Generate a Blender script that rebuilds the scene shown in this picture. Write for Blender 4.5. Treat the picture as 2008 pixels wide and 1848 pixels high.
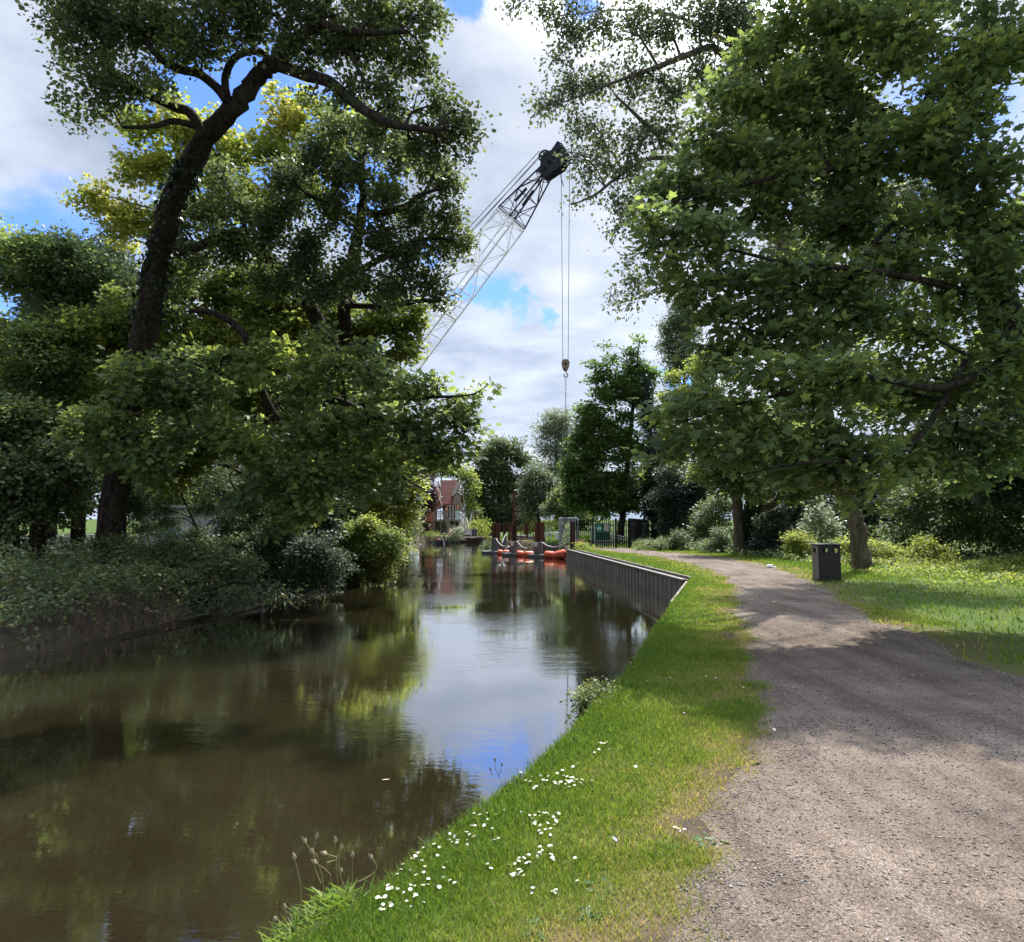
import bpy, bmesh, math, random
import numpy as np
from mathutils import Vector, Matrix
for o in list(bpy.data.objects): bpy.data.objects.remove(o, do_unlink=True)
C = bpy.context.scene.collection
scn = bpy.context.scene
RNG = np.random.default_rng(11)
rad = math.radians

# ------------------------------------------------------------------ camera, sky, sun, exposure
EYE = 1.6
F = 1388.5                      # focal length in units of a 2008 wide view
TH = math.atan(99.7/F)          # camera tilts up
cam_d = bpy.data.cameras.new('camera'); cam = bpy.data.objects.new('camera', cam_d); C.objects.link(cam)
cam.location = (0, 0, EYE); cam.rotation_euler = (rad(90)+TH, 0, 0)
cam_d.sensor_fit = 'HORIZONTAL'; cam_d.sensor_width = 36; cam_d.lens = 36*F/2008
cam_d.clip_start = 0.05; cam_d.clip_end = 3000
scn.camera = cam

def W(dx, dy, d):
    """World point that stands d metres down the view axis (world y) in the direction dx, dy."""
    u = (dx-1004)/F; v = (924-dy)/F
    k = d/(math.cos(TH)-v*math.sin(TH))
    return np.array([u*k, d, EYE+(math.sin(TH)+v*math.cos(TH))*k])
def Dir(dx, dy):
    p = W(dx, dy, 1.0)-np.array([0, 0, EYE]); return p/np.linalg.norm(p)

SUN_EL, SUN_AZ = rad(60), rad(24)     # azimuth from straight ahead, plus = right
sun_dir = Vector((math.sin(SUN_AZ)*math.cos(SUN_EL), math.cos(SUN_AZ)*math.cos(SUN_EL), math.sin(SUN_EL)))
sl = bpy.data.lights.new('sun', 'SUN'); sl.energy = 2.3; sl.angle = rad(0.6); sl.color = (1.0, .955, .88)
so = bpy.data.objects.new('sun', sl); C.objects.link(so); so.location = (0, 0, 60)
so.rotation_euler = sun_dir.to_track_quat('Z', 'Y').to_euler()

world = bpy.data.worlds.new('World'); scn.world = world; world.use_nodes = True
nt = world.node_tree; nt.nodes.clear()
def nd(t, ty, **kw):
    n = t.nodes.new(ty)
    for k, v in kw.items(): setattr(n, k, v)
    return n
wo = nd(nt, 'ShaderNodeOutputWorld'); bg = nd(nt, 'ShaderNodeBackground'); bg.inputs['Strength'].default_value = 0.1
sky = nd(nt, 'ShaderNodeTexSky', sky_type='NISHITA'); sky.sun_disc = False
sky.sun_elevation = SUN_EL; sky.sun_rotation = SUN_AZ; sky.air_density = 1.0; sky.dust_density = .3; sky.ozone_density = 2.0
tc = nd(nt, 'ShaderNodeTexCoord')
L = nt.links.new
sep = nd(nt, 'ShaderNodeSeparateXYZ'); L(tc.outputs['Generated'], sep.inputs[0])
def wmath(op, a, b=None, c=None, clamp=False):
    n = nd(nt, 'ShaderNodeMath', operation=op); n.use_clamp = clamp
    for i, x in enumerate((a, b, c)):
        if x is None: continue
        if isinstance(x, (int, float)): n.inputs[i].default_value = x
        else: L(x, n.inputs[i])
    return n.outputs[0]
zz = wmath('ADD', wmath('MAXIMUM', sep.outputs['Z'], 0.0), 0.22)
pc = nd(nt, 'ShaderNodeCombineXYZ')
L(wmath('DIVIDE', sep.outputs['X'], zz), pc.inputs[0]); L(wmath('DIVIDE', sep.outputs['Y'], zz), pc.inputs[1])
def wnoise(scale, detail, rough, off, vec=None, dist=0.0):
    m = nd(nt, 'ShaderNodeMapping'); m.inputs['Location'].default_value = off
    L(vec or pc.outputs[0], m.inputs['Vector'])
    n = nd(nt, 'ShaderNodeTexNoise'); n.inputs['Scale'].default_value = scale; n.inputs['Detail'].default_value = detail
    n.inputs['Roughness'].default_value = rough; n.inputs['Distortion'].default_value = dist
    L(m.outputs[0], n.inputs['Vector']); return n
n1 = wnoise(1.5, 9, .58, (3.1, .4, 0), dist=.3)
n2 = wnoise(1.1, 8, .55, (7.7, 2.2, 5), dist=.35)
n3 = wnoise(4.2, 7, .6, (1.7, 9.2, 2))
warp = wnoise(5.0, 5, .65, (0, 0, 3), vec=tc.outputs['Generated'])
wv = nd(nt, 'ShaderNodeVectorMath', operation='MULTIPLY_ADD')
L(warp.outputs['Color'], wv.inputs[0]); wv.inputs[1].default_value = (.22, .22, .22); wv.inputs[2].default_value = (-.11, -.11, -.11)
wd = nd(nt, 'ShaderNodeVectorMath', operation='ADD'); L(tc.outputs['Generated'], wd.inputs[0]); L(wv.outputs[0], wd.inputs[1])
gap = None
for dx, dy, r in ((990, 572, .036), (940, 592, .026), (1030, 585, .020), (1310, 752, .020), (915, 12, .03), (430, 250, .12), (650, 300, .07),
                  (1160, 40, .03), (860, 470, .03), (120, 500, .1), (1850, 300, .12)):
    dd = nd(nt, 'ShaderNodeVectorMath', operation='DISTANCE'); L(wd.outputs[0], dd.inputs[0]); dd.inputs[1].default_value = tuple(Dir(dx, dy))
    mr = nd(nt, 'ShaderNodeMapRange', interpolation_type='SMOOTHSTEP')
    L(dd.outputs['Value'], mr.inputs['Value']); mr.inputs['From Min'].default_value = r*.2; mr.inputs['From Max'].default_value = r*1.75
    mr.inputs['To Min'].default_value = 1; mr.inputs['To Max'].default_value = 0
    gap = mr.outputs[0] if gap is None else wmath('MAXIMUM', gap, mr.outputs[0])
dens = wmath('SUBTRACT', wmath('ADD', n1.outputs['Fac'], .15), wmath('MULTIPLY', gap, .42))
mk = nd(nt, 'ShaderNodeMapRange', interpolation_type='SMOOTHSTEP'); L(dens, mk.inputs['Value'])
mk.inputs['From Min'].default_value = .27; mk.inputs['From Max'].default_value = .53
shade = wmath('ADD', wmath('MULTIPLY', n2.outputs['Fac'], .72), wmath('MULTIPLY', n3.outputs['Fac'], .36))
cr = nd(nt, 'ShaderNodeValToRGB'); L(shade, cr.inputs[0])
CLOUD = .58
cr.color_ramp.elements[0].position = .45; cr.color_ramp.elements[0].color = (2.1*CLOUD, 2.5*CLOUD, 3.3*CLOUD, 1)
cr.color_ramp.elements[1].position = .73; cr.color_ramp.elements[1].color = (4.9*CLOUD, 5.1*CLOUD, 5.4*CLOUD, 1)
e = cr.color_ramp.elements.new(.58); e.color = (3.3*CLOUD, 3.7*CLOUD, 4.45*CLOUD, 1)
sm = nd(nt, 'ShaderNodeMix', data_type='RGBA'); L(mk.outputs[0], sm.inputs[0])
sb = nd(nt, 'ShaderNodeMix', data_type='RGBA', blend_type='MULTIPLY'); sb.inputs[0].default_value = 1
# glow added to clouds round the sun, out of view, to lift ambient light
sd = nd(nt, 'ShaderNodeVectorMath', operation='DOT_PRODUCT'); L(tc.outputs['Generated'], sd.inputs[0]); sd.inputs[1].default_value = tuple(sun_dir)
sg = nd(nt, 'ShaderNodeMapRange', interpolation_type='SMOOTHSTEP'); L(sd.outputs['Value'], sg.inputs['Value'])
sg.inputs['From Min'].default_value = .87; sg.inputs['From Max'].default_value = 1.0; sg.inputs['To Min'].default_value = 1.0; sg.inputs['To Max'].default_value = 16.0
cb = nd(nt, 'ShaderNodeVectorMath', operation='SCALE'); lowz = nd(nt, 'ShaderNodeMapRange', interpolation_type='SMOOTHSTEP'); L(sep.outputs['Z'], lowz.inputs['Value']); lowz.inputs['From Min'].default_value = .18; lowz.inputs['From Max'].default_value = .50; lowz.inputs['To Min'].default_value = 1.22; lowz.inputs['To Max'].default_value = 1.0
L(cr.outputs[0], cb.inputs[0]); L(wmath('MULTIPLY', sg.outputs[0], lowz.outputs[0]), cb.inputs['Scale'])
L(sky.outputs[0], sb.inputs[6]); sb.inputs[7].default_value = (.36, .48, .76, 1)
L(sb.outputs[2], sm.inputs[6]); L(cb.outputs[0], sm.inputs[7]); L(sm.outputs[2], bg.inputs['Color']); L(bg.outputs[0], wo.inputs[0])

vs = scn.view_settings; vs.view_transform = 'Standard'; vs.look = 'None'; vs.exposure = 1.85; vs.gamma = 1; vs.use_curve_mapping = False
cy = scn.cycles
cy.max_bounces = 7; cy.diffuse_bounces = 4; cy.glossy_bounces = 3; cy.transmission_bounces = 4; cy.transparent_max_bounces = 4
cy.caustics_reflective = False; cy.caustics_refractive = False; cy.sample_clamp_indirect = 4
cy.use_denoising = True

# ------------------------------------------------------------------ helpers
ORG = {}
def org(o): return ORG.get(o.name, np.zeros(3)) if o is not None else np.zeros(3)
def tag(o, label=None, cat=None, group=None, kind=None):
    if label: o['label'] = label
    if cat: o['category'] = cat
    if group: o['group'] = group
    if kind: o['kind'] = kind
    return o
def thing(name, label, cat, loc=(0, 0, 0), group=None):
    o = bpy.data.objects.new(name, None); C.objects.link(o); o.location = loc; o.empty_display_size = .2
    ORG[o.name] = np.array(loc, float); return tag(o, label, cat, group)
def link_mesh(name, me, mats, parent=None):
    o = bpy.data.objects.new(name, me); C.objects.link(o)
    for m in (mats if isinstance(mats, (list, tuple)) else [mats]): me.materials.append(m)
    if parent is not None: o.parent = parent
    ORG[o.name] = org(parent).copy(); return o
def raw_mesh(name, V, loops, starts, totals, tint=None, smooth=False, matidx=None):
    me = bpy.data.meshes.new(name)
    V = np.asarray(V, np.float32); loops = np.asarray(loops, np.int32)
    me.vertices.add(len(V)); me.vertices.foreach_set('co', V.ravel())
    me.loops.add(len(loops)); me.loops.foreach_set('vertex_index', loops)
    me.polygons.add(len(starts)); me.polygons.foreach_set('loop_start', np.asarray(starts, np.int32))
    try: me.polygons.foreach_set('loop_total', np.asarray(totals, np.int32))
    except Exception: pass
    if smooth: me.polygons.foreach_set('use_smooth', np.ones(len(starts), bool))
    if matidx is not None: me.polygons.foreach_set('material_index', np.asarray(matidx, np.int32))
    me.update(calc_edges=True)
    if tint is not None:
        a = me.attributes.new('tint', 'FLOAT', 'POINT'); a.data.foreach_set('value', np.asarray(tint, np.float32))
    me.validate(); return me
def nrm(a): return a/np.maximum(np.linalg.norm(a, axis=-1, keepdims=True), 1e-9)

class MB:
    def __init__(s): s.v = []; s.f = []; s.m = []; s.mi = 0
    def add(s, vs, fs):
        b = len(s.v); s.v += [tuple(map(float, p)) for p in vs]
        for f in fs: s.f.append([b+i for i in f]); s.m.append(s.mi)
        return s
    def box(s, c, size, rz=0, M=None):
        hx, hy, hz = size[0]/2, size[1]/2, size[2]/2
        P = np.array([[x, y, z] for x in (-hx, hx) for y in (-hy, hy) for z in (-hz, hz)])
        if rz: ca, sa = math.cos(rz), math.sin(rz); P = P@np.array([[ca, sa, 0], [-sa, ca, 0], [0, 0, 1]])
        if M is not None: P = P@np.array(M).T
        return s.add(P+np.array(c), [(0, 1, 3, 2), (4, 6, 7, 5), (0, 4, 5, 1), (2, 3, 7, 6), (0, 2, 6, 4), (1, 5, 7, 3)])
    def beam(s, p, q, w, h=None, up=(0, 0, 1)):
        h = h or w; p = np.array(p, float); q = np.array(q, float); d = q-p; l = np.linalg.norm(d)
        if l < 1e-6: return s
        d /= l; up = np.array(up, float)
        if abs(d@up) > .98: up = np.array([1., 0, 0])
        x = np.cross(d, up); x /= np.linalg.norm(x); u = np.cross(x, d)
        c = [(-1, -1), (1, -1), (1, 1), (-1, 1)]
        V = [p+x*w/2*a+u*h/2*b for a, b in c]+[q+x*w/2*a+u*h/2*b for a, b in c]
        return s.add(V, [(3, 2, 1, 0), (4, 5, 6, 7), (0, 1, 5, 4), (1, 2, 6, 5), (2, 3, 7, 6), (3, 0, 4, 7)])
    def tube(s, pts, r, n=6, cap=True, wob=0):
        pts = np.array(pts, float); k = len(pts); r = np.full(k, r) if np.isscalar(r) else np.array(r, float)
        t = nrm(np.gradient(pts, axis=0)); ref = np.array([0, 0, 1.]) if abs(t[0][2]) < .9 else np.array([1., 0, 0])
        V = []
        for i in range(k):
            x = np.cross(ref, t[i]); x /= max(np.linalg.norm(x), 1e-9); y = np.cross(t[i], x); ref = y*.0+np.cross(t[i], x)*0+ref
            for j in range(n):
                a = 2*math.pi*j/n; rr = r[i]*(1+(wob*math.sin(3*a+i*1.3)+wob*.7*math.sin(5*a-i*.8) if wob else 0))
                V.append(pts[i]+rr*(math.cos(a)*x+math.sin(a)*y))
        Fs = [(i*n+j, i*n+(j+1) % n, (i+1)*n+(j+1) % n, (i+1)*n+j) for i in range(k-1) for j in range(n)]
        if cap: Fs += [tuple(range(n-1, -1, -1)), tuple((k-1)*n+j for j in range(n))]
        return s.add(V, Fs)
    def lathe(s, prof, c=(0, 0, 0), n=16, M=None):
        V = []; k = len(prof)
        for r, z in prof:
            for j in range(n): a = 2*math.pi*j/n; V.append((r*math.cos(a), r*math.sin(a), z))
        V = np.array(V)
        if M is not None: V = V@np.array(M).T
        Fs = [(i*n+j, i*n+(j+1) % n, (i+1)*n+(j+1) % n, (i+1)*n+j) for i in range(k-1) for j in range(n)]
        Fs += [tuple(range(n-1, -1, -1)), tuple((k-1)*n+j for j in range(n))]
        return s.add(V+np.array(c), Fs)
    def prism(s, poly, off):
        poly = [np.array(p, float) for p in poly]; off = np.array(off, float); n = len(poly)
        return s.add(poly+[p+off for p in poly], [tuple(range(n-1, -1, -1)), tuple(range(n, 2*n))]+[(i, (i+1) % n, n+(i+1) % n, n+i) for i in range(n)])
    def build(s, name, mats, parent=None, smooth=False, bevel=0):
        me = bpy.data.meshes.new(name); o3 = org(parent)
        me.from_pydata([tuple(np.array(v)-o3) for v in s.v], [], s.f)
        if smooth: me.polygons.foreach_set('use_smooth', [True]*len(s.f))
        me.polygons.foreach_set('material_index', s.m); me.update()
        bm = bmesh.new(); bm.from_mesh(me); bmesh.ops.recalc_face_normals(bm, faces=bm.faces)
        if bevel: bmesh.ops.bevel(bm, geom=[e for e in bm.edges if e.is_manifold and e.calc_face_angle(0) > .6], offset=bevel, segments=1, affect='EDGES', clamp_overlap=True)
        bm.to_mesh(me); bm.free()
        return link_mesh(name, me, mats, parent)

def copy_tree(o, parent=None):
    c = o.copy(); C.objects.link(c)
    if parent is not None: c.parent = parent
    ORG[c.name] = org(o).copy()
    for ch in list(o.children): copy_tree(ch, c)
    return c

# ------------------------------------------------------------------ materials
def new_mat(name):
    m = bpy.data.materials.new(name); m.use_nodes = True; t = m.node_tree; t.nodes.clear()
    out = nd(t, 'ShaderNodeOutputMaterial'); return m, t, out
def surf(name, c1, c2=None, scale=6, rough=.7, bump=0, bscale=None, metal=0, spec=.4, stretch=(1, 1, 1), detail=6, c3=None, s3=30, obj=False, lo=.35, hi=.65):
    m, t, out = new_mat(name); p = nd(t, 'ShaderNodeBsdfPrincipled'); t.links.new(p.outputs[0], out.inputs[0])
    p.inputs['Roughness'].default_value = rough; p.inputs['Metallic'].default_value = metal; p.inputs['Specular IOR Level'].default_value = spec
    tcn = nd(t, 'ShaderNodeTexCoord') if obj else nd(t, 'ShaderNodeNewGeometry')
    vec = tcn.outputs['Object'] if obj else tcn.outputs['Position']
    mp = nd(t, 'ShaderNodeMapping'); mp.inputs['Scale'].default_value = stretch; t.links.new(vec, mp.inputs['Vector'])
    def nz(sc, dt=detail):
        n = nd(t, 'ShaderNodeTexNoise'); n.inputs['Scale'].default_value = sc; n.inputs['Detail'].default_value = dt; n.inputs['Roughness'].default_value = .6
        t.links.new(mp.outputs[0], n.inputs['Vector']); return n
    c2 = c2 or tuple(x*.7 for x in c1)
    n = nz(scale); r = nd(t, 'ShaderNodeValToRGB'); t.links.new(n.outputs['Fac'], r.inputs[0])
    r.color_ramp.elements[0].position = lo; r.color_ramp.elements[0].color = (*c1, 1); r.color_ramp.elements[1].position = hi; r.color_ramp.elements[1].color = (*c2, 1)
    col = r.outputs[0]
    if c3:
        n3_ = nz(s3, 4); r3 = nd(t, 'ShaderNodeMapRange'); t.links.new(n3_.outputs['Fac'], r3.inputs['Value']); r3.inputs['From Min'].default_value = .55; r3.inputs['From Max'].default_value = .68
        mx = nd(t, 'ShaderNodeMix', data_type='RGBA'); t.links.new(r3.outputs[0], mx.inputs[0]); t.links.new(col, mx.inputs[6]); mx.inputs[7].default_value = (*c3, 1); col = mx.outputs[2]
    t.links.new(col, p.inputs['Base Color'])
    if bump:
        b = nd(t, 'ShaderNodeBump'); b.inputs['Strength'].default_value = bump; b.inputs['Distance'].default_value = .05
        t.links.new(nz(bscale or scale*3).outputs['Fac'], b.inputs['Height']); t.links.new(b.outputs[0], p.inputs['Normal'])
    return m
def leaf_mat(name, dark, mid, light, trans=.38, rough=.5, spec=.28, tboost=1.7):
    m, t, out = new_mat(name); a = nd(t, 'ShaderNodeAttribute', attribute_name='tint')
    r = nd(t, 'ShaderNodeValToRGB'); t.links.new(a.outputs['Fac'], r.inputs[0])
    r.color_ramp.elements[0].position = .1; r.color_ramp.elements[0].color = (*dark, 1); r.color_ramp.elements[1].position = .95; r.color_ramp.elements[1].color = (*light, 1)
    e = r.color_ramp.elements.new(.5); e.color = (*mid, 1)
    p = nd(t, 'ShaderNodeBsdfPrincipled'); p.inputs['Roughness'].default_value = rough; p.inputs['Specular IOR Level'].default_value = spec
    t.links.new(r.outputs[0], p.inputs['Base Color'])
    mu = nd(t, 'ShaderNodeMix', data_type='RGBA', blend_type='MULTIPLY'); mu.inputs[0].default_value = 1; mu.clamp_result = False
    t.links.new(r.outputs[0], mu.inputs[6]); mu.inputs[7].default_value = (tboost*1.15, tboost*1.08, tboost*.72, 1)
    tr = nd(t, 'ShaderNodeBsdfTranslucent'); t.links.new(mu.outputs[2], tr.inputs['Color'])
    mx = nd(t, 'ShaderNodeMixShader'); mx.inputs[0].default_value = trans
    t.links.new(p.outputs[0], mx.inputs[1]); t.links.new(tr.outputs[0], mx.inputs[2]); t.links.new(mx.outputs[0], out.inputs[0]); return m
def tint_mat(name, stops, rough=.8, spec=.3):
    m, t, out = new_mat(name); a = nd(t, 'ShaderNodeAttribute', attribute_name='tint'); r = nd(t, 'ShaderNodeValToRGB'); t.links.new(a.outputs['Fac'], r.inputs[0])
    r.color_ramp.elements[0].position = stops[0][0]; r.color_ramp.elements[0].color = (*stops[0][1], 1)
    r.color_ramp.elements[1].position = stops[-1][0]; r.color_ramp.elements[1].color = (*stops[-1][1], 1)
    for po, co in stops[1:-1]: e = r.color_ramp.elements.new(po); e.color = (*co, 1)
    p = nd(t, 'ShaderNodeBsdfPrincipled'); p.inputs['Roughness'].default_value = rough; p.inputs['Specular IOR Level'].default_value = spec
    t.links.new(r.outputs[0], p.inputs['Base Color']); t.links.new(p.outputs[0], out.inputs[0]); return m

BARK = surf('bark', (.012, .0095, .008), (.060, .048, .038), 11, .95, 1.0, 20, stretch=(1, 1, .28), c3=(.035, .045, .02), s3=3, spec=.1)
BARKL = surf('furrowed_bark', (.06, .045, .034), (.17, .135, .105), 6, .9, 1.0, 18, stretch=(1.6, 1.6, .16))
TWIG = surf('twig_bark', (.018, .014, .011), (.035, .028, .02), 9, .9, spec=.15)
RUST = surf('rusty_steel', (.075, .032, .022), (.14, .058, .036), 3, .8, .3, 30, stretch=(3, 3, .4), c3=(.035, .02, .02))
SLEEVE = surf('grey_sleeve', (.10, .11, .12), (.14, .15, .155), 4, .6)
PONTOON = surf('grey_pontoon', (.075, .085, .09), (.12, .13, .13), 6, .7)
ORANGE = surf('orange_plastic', (.72, .13, .06), (.62, .10, .05), 5, .5, c3=(.42, .16, .10), s3=9)
ROPE = surf('pale_rope', (.55, .55, .50), (.42, .42, .36), 40, .8)
WHITE = surf('white_paint', (.72, .73, .74), (.6, .62, .64), 6, .45)
BOOMW = surf('boom_white', (.86, .86, .87), (.78, .78, .8), 5, .45)
BOOMD = surf('boom_dark', (.016, .017, .020), (.026, .026, .030), 5, .6, spec=.2)
STEELB = surf('black_steel', (.008, .009, .010), (.013, .013, .015), 6, .7, spec=.1)
GALV = surf('galvanised', (.36, .38, .41), (.5, .52, .55), 12, .4, metal=.4)
TIMBER = surf('weathered_timber', (.17, .135, .115), (.28, .235, .205), 5, .85, .4, 30, stretch=(2, 2, .5))
TIMBERD = surf('dark_timber', (.055, .045, .038), (.11, .09, .075), 5, .9, .4, 30)
BRICK = surf('orange_brick', (.40, .15, .09), (.30, .11, .07), 9, .85, .3, 30)
GLASS = surf('dark_glass', (.015, .018, .022), (.02, .024, .03), 3, .08, spec=.6)
CREAM = surf('cream_canvas', (.62, .58, .50), (.52, .48, .41), 5, .9)
GREYC = surf('concrete_grey', (.28, .28, .27), (.36, .355, .34), 5, .9)
DGREY = surf('dark_grey_panel', (.05, .055, .06), (.075, .08, .085), 4, .7)
GREENC = surf('green_cabinet_paint', (.012, .07, .05), (.015, .085, .06), 4, .45)
TEAL = surf('pale_teal', (.35, .50, .47), (.28, .42, .40), 5, .6)
RED = surf('red_paint', (.42, .035, .025), (.34, .03, .025), 5, .5)
NAVY = surf('navy_cloth', (.010, .014, .028), (.016, .02, .036), 9, .9)
SKIN = surf('skin', (.50, .27, .20), (.42, .22, .16), 10, .6)
SIGNG = surf('sign_green', (.02, .22, .13), (.02, .2, .12), 3, .4)

# ------------------------------------------------------------------ plan shapes: canal and path
R_SHORE = [(-4, -8), (-2.5, -2), (-1.6, 1), (-.93, 2.72), (-.62, 3.33), (0, 4.66), (.58, 6.09), (1.22, 7.87), (2.1, 10.9), (3.14, 14.26), (4.2, 17.6), (5.0, 20.2),
           (3.42, 42.6), (3.5, 47), (3.3, 51.5), (2.3, 53.2), (.4, 56), (-1.2, 63), (-2.2, 72), (-2.3, 95), (-1.5, 118)]
L_SHORE = [(-7, 118), (-5.5, 96), (-4.4, 88.5), (-4.6, 81.5), (-9.3, 81.0), (-10.4, 79), (-10.4, 70), (-9.5, 58), (-7.2, 44), (-5.8, 31), (-6.7, 23), (-7.9, 16.2), (-9, 10), (-10, 0), (-10.6, -8)]
CANAL = np.array(R_SHORE+L_SHORE, float)
PATH = np.array([(.45, -6), (.5, 1), (.67, 2.7), (1.0, 3.6), (1.9, 5.47), (2.5, 7.5), (3.35, 10), (4.5, 14.3), (6.3, 20.9), (6.85, 27), (6.8, 32), (6.1, 36.5), (5.0, 40), (4.75, 43.4),
                 (6.6, 43.4), (7.5, 40), (8.6, 36), (9.4, 31), (9.1, 25), (8.4, 20.9), (7.2, 16.3), (5.8, 11.3), (5.2, 8), (4.9, 5), (4.8, 1), (4.8, -6)], float)
def sd_poly(X, Y, poly):
    X = np.asarray(X, float); Y = np.asarray(Y, float); d2 = np.full(X.shape, 1e9); ins = np.zeros(X.shape, bool); n = len(poly)
    for i in range(n):
        ax, ay = poly[i]; bx, by = poly[(i+1) % n]; ex, ey = bx-ax, by-ay
        t = np.clip(((X-ax)*ex+(Y-ay)*ey)/(ex*ex+ey*ey+1e-12), 0, 1)
        d2 = np.minimum(d2, (X-ax-t*ex)**2+(Y-ay-t*ey)**2)
        c = ((ay > Y) != (by > Y)) & (X < (bx-ax)*(Y-ay)/(by-ay+1e-12)+ax); ins ^= c
    d = np.sqrt(d2); return np.where(ins, -d, d)
_ph = np.random.default_rng(3).uniform(0, 6.28, 40)
def wob(x, y, s=1.0):
    o = 0
    for i, (f, a) in enumerate(((.9, .5), (1.7, .35), (3.1, .22), (5.9, .13), (11.3, .08))):
        o = o+a*(np.sin(x*f*s+1.3*np.sin(y*f*s*.7+_ph[i])+_ph[i+8])+np.cos(y*f*s*1.1+1.1*np.sin(x*f*s*.6+_ph[i+16])+_ph[i+24]))*.5
    return o
def height(X, Y):
    sd = sd_poly(X, Y, CANAL); left = X < np.interp(Y, [0, 30, 60, 80, 118], [-4, -1.5, -5, -3, -4])
    w = wob(X, Y, .8)
    top = .035*w
    leftz = np.clip(-.45+.22*np.clip(sd, 0, 3.2), -.6, .25)+.06*w
    top = np.where(left & (Y < 79), leftz, top)
    far = np.clip((np.hypot(X, Y)-140)/300, 0, 1); top = top+far*3
    wd_ = np.where(left & (Y < 79), .55, .16)
    t = np.clip((.07-sd)/wd_, 0, 1)
    return top*(1-t)-1.9*t
def path_sd(X, Y): return sd_poly(X, Y, PATH)+.16*wob(X, Y, 2.2)+.05*wob(X, Y, 9)

# ------------------------------------------------------------------ ground, water, path
def grid_mesh(name, xs, ys, zf, mat, tintf=None, keep=None, smooth=True):
    X, Y = np.meshgrid(xs, ys); Z = zf(X, Y); nx, ny = len(xs), len(ys)
    V = np.stack([X, Y, Z], -1).reshape(-1, 3)
    i = np.arange(nx*ny).reshape(ny, nx)
    Q = np.stack([i[:-1, :-1], i[:-1, 1:], i[1:, 1:], i[1:, :-1]], -1).reshape(-1, 4)
    if keep is not None: Q = Q[keep(X, Y).ravel()[Q].any(1)]
    used = np.unique(Q); mp = np.full(nx*ny, -1); mp[used] = np.arange(len(used)); Q = mp[Q]; V = V[used]
    t = tintf(V[:, 0], V[:, 1]) if tintf else None
    me = raw_mesh(name, V, Q.ravel(), np.arange(len(Q))*4, np.full(len(Q), 4), t, smooth)
    return link_mesh(name, me, mat)
def dryness(x, y):
    """0 lush, 1 bare earth: worn towards the path and in a few patches."""
    p = path_sd(x, y); q = wob(x+3, y-2, 2.6)+.6*wob(x*1.7, y*1.4+5, 5)
    wear = np.clip(1-p/1.35, 0, 1)
    d = .08+.55*wear**1.1+.42*q*(.15+wear)+.10*wob(x, y, 1.1)
    near = np.clip((6-y)/4, 0, 1)
    d = d+.22*near*np.clip(1-p/1.6, 0, 1)
    shore = sd_poly(x, y, CANAL); d = d-.3*np.clip(1-shore/.5, 0, 1)
    d = np.where(shore < np.where(y > 45, .5, .03), .95, d)
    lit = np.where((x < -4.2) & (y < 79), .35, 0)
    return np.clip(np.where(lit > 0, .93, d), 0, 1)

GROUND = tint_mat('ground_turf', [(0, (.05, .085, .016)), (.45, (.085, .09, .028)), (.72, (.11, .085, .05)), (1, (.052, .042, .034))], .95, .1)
xs = np.unique(np.concatenate([np.linspace(-260, -20, 22), np.arange(-20, -4, .5), np.arange(-4, 8, .12), np.arange(8, 24, .5), np.linspace(24, 260, 22)]).round(4))
ys = np.unique(np.concatenate([np.arange(-12, 1.4, .8), np.arange(1.4, 26, .12), np.arange(26, 125, .6), np.linspace(125, 900, 22)]).round(4))
ground = tag(grid_mesh('ground', xs, ys, height, GROUND, dryness), kind='structure')

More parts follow.
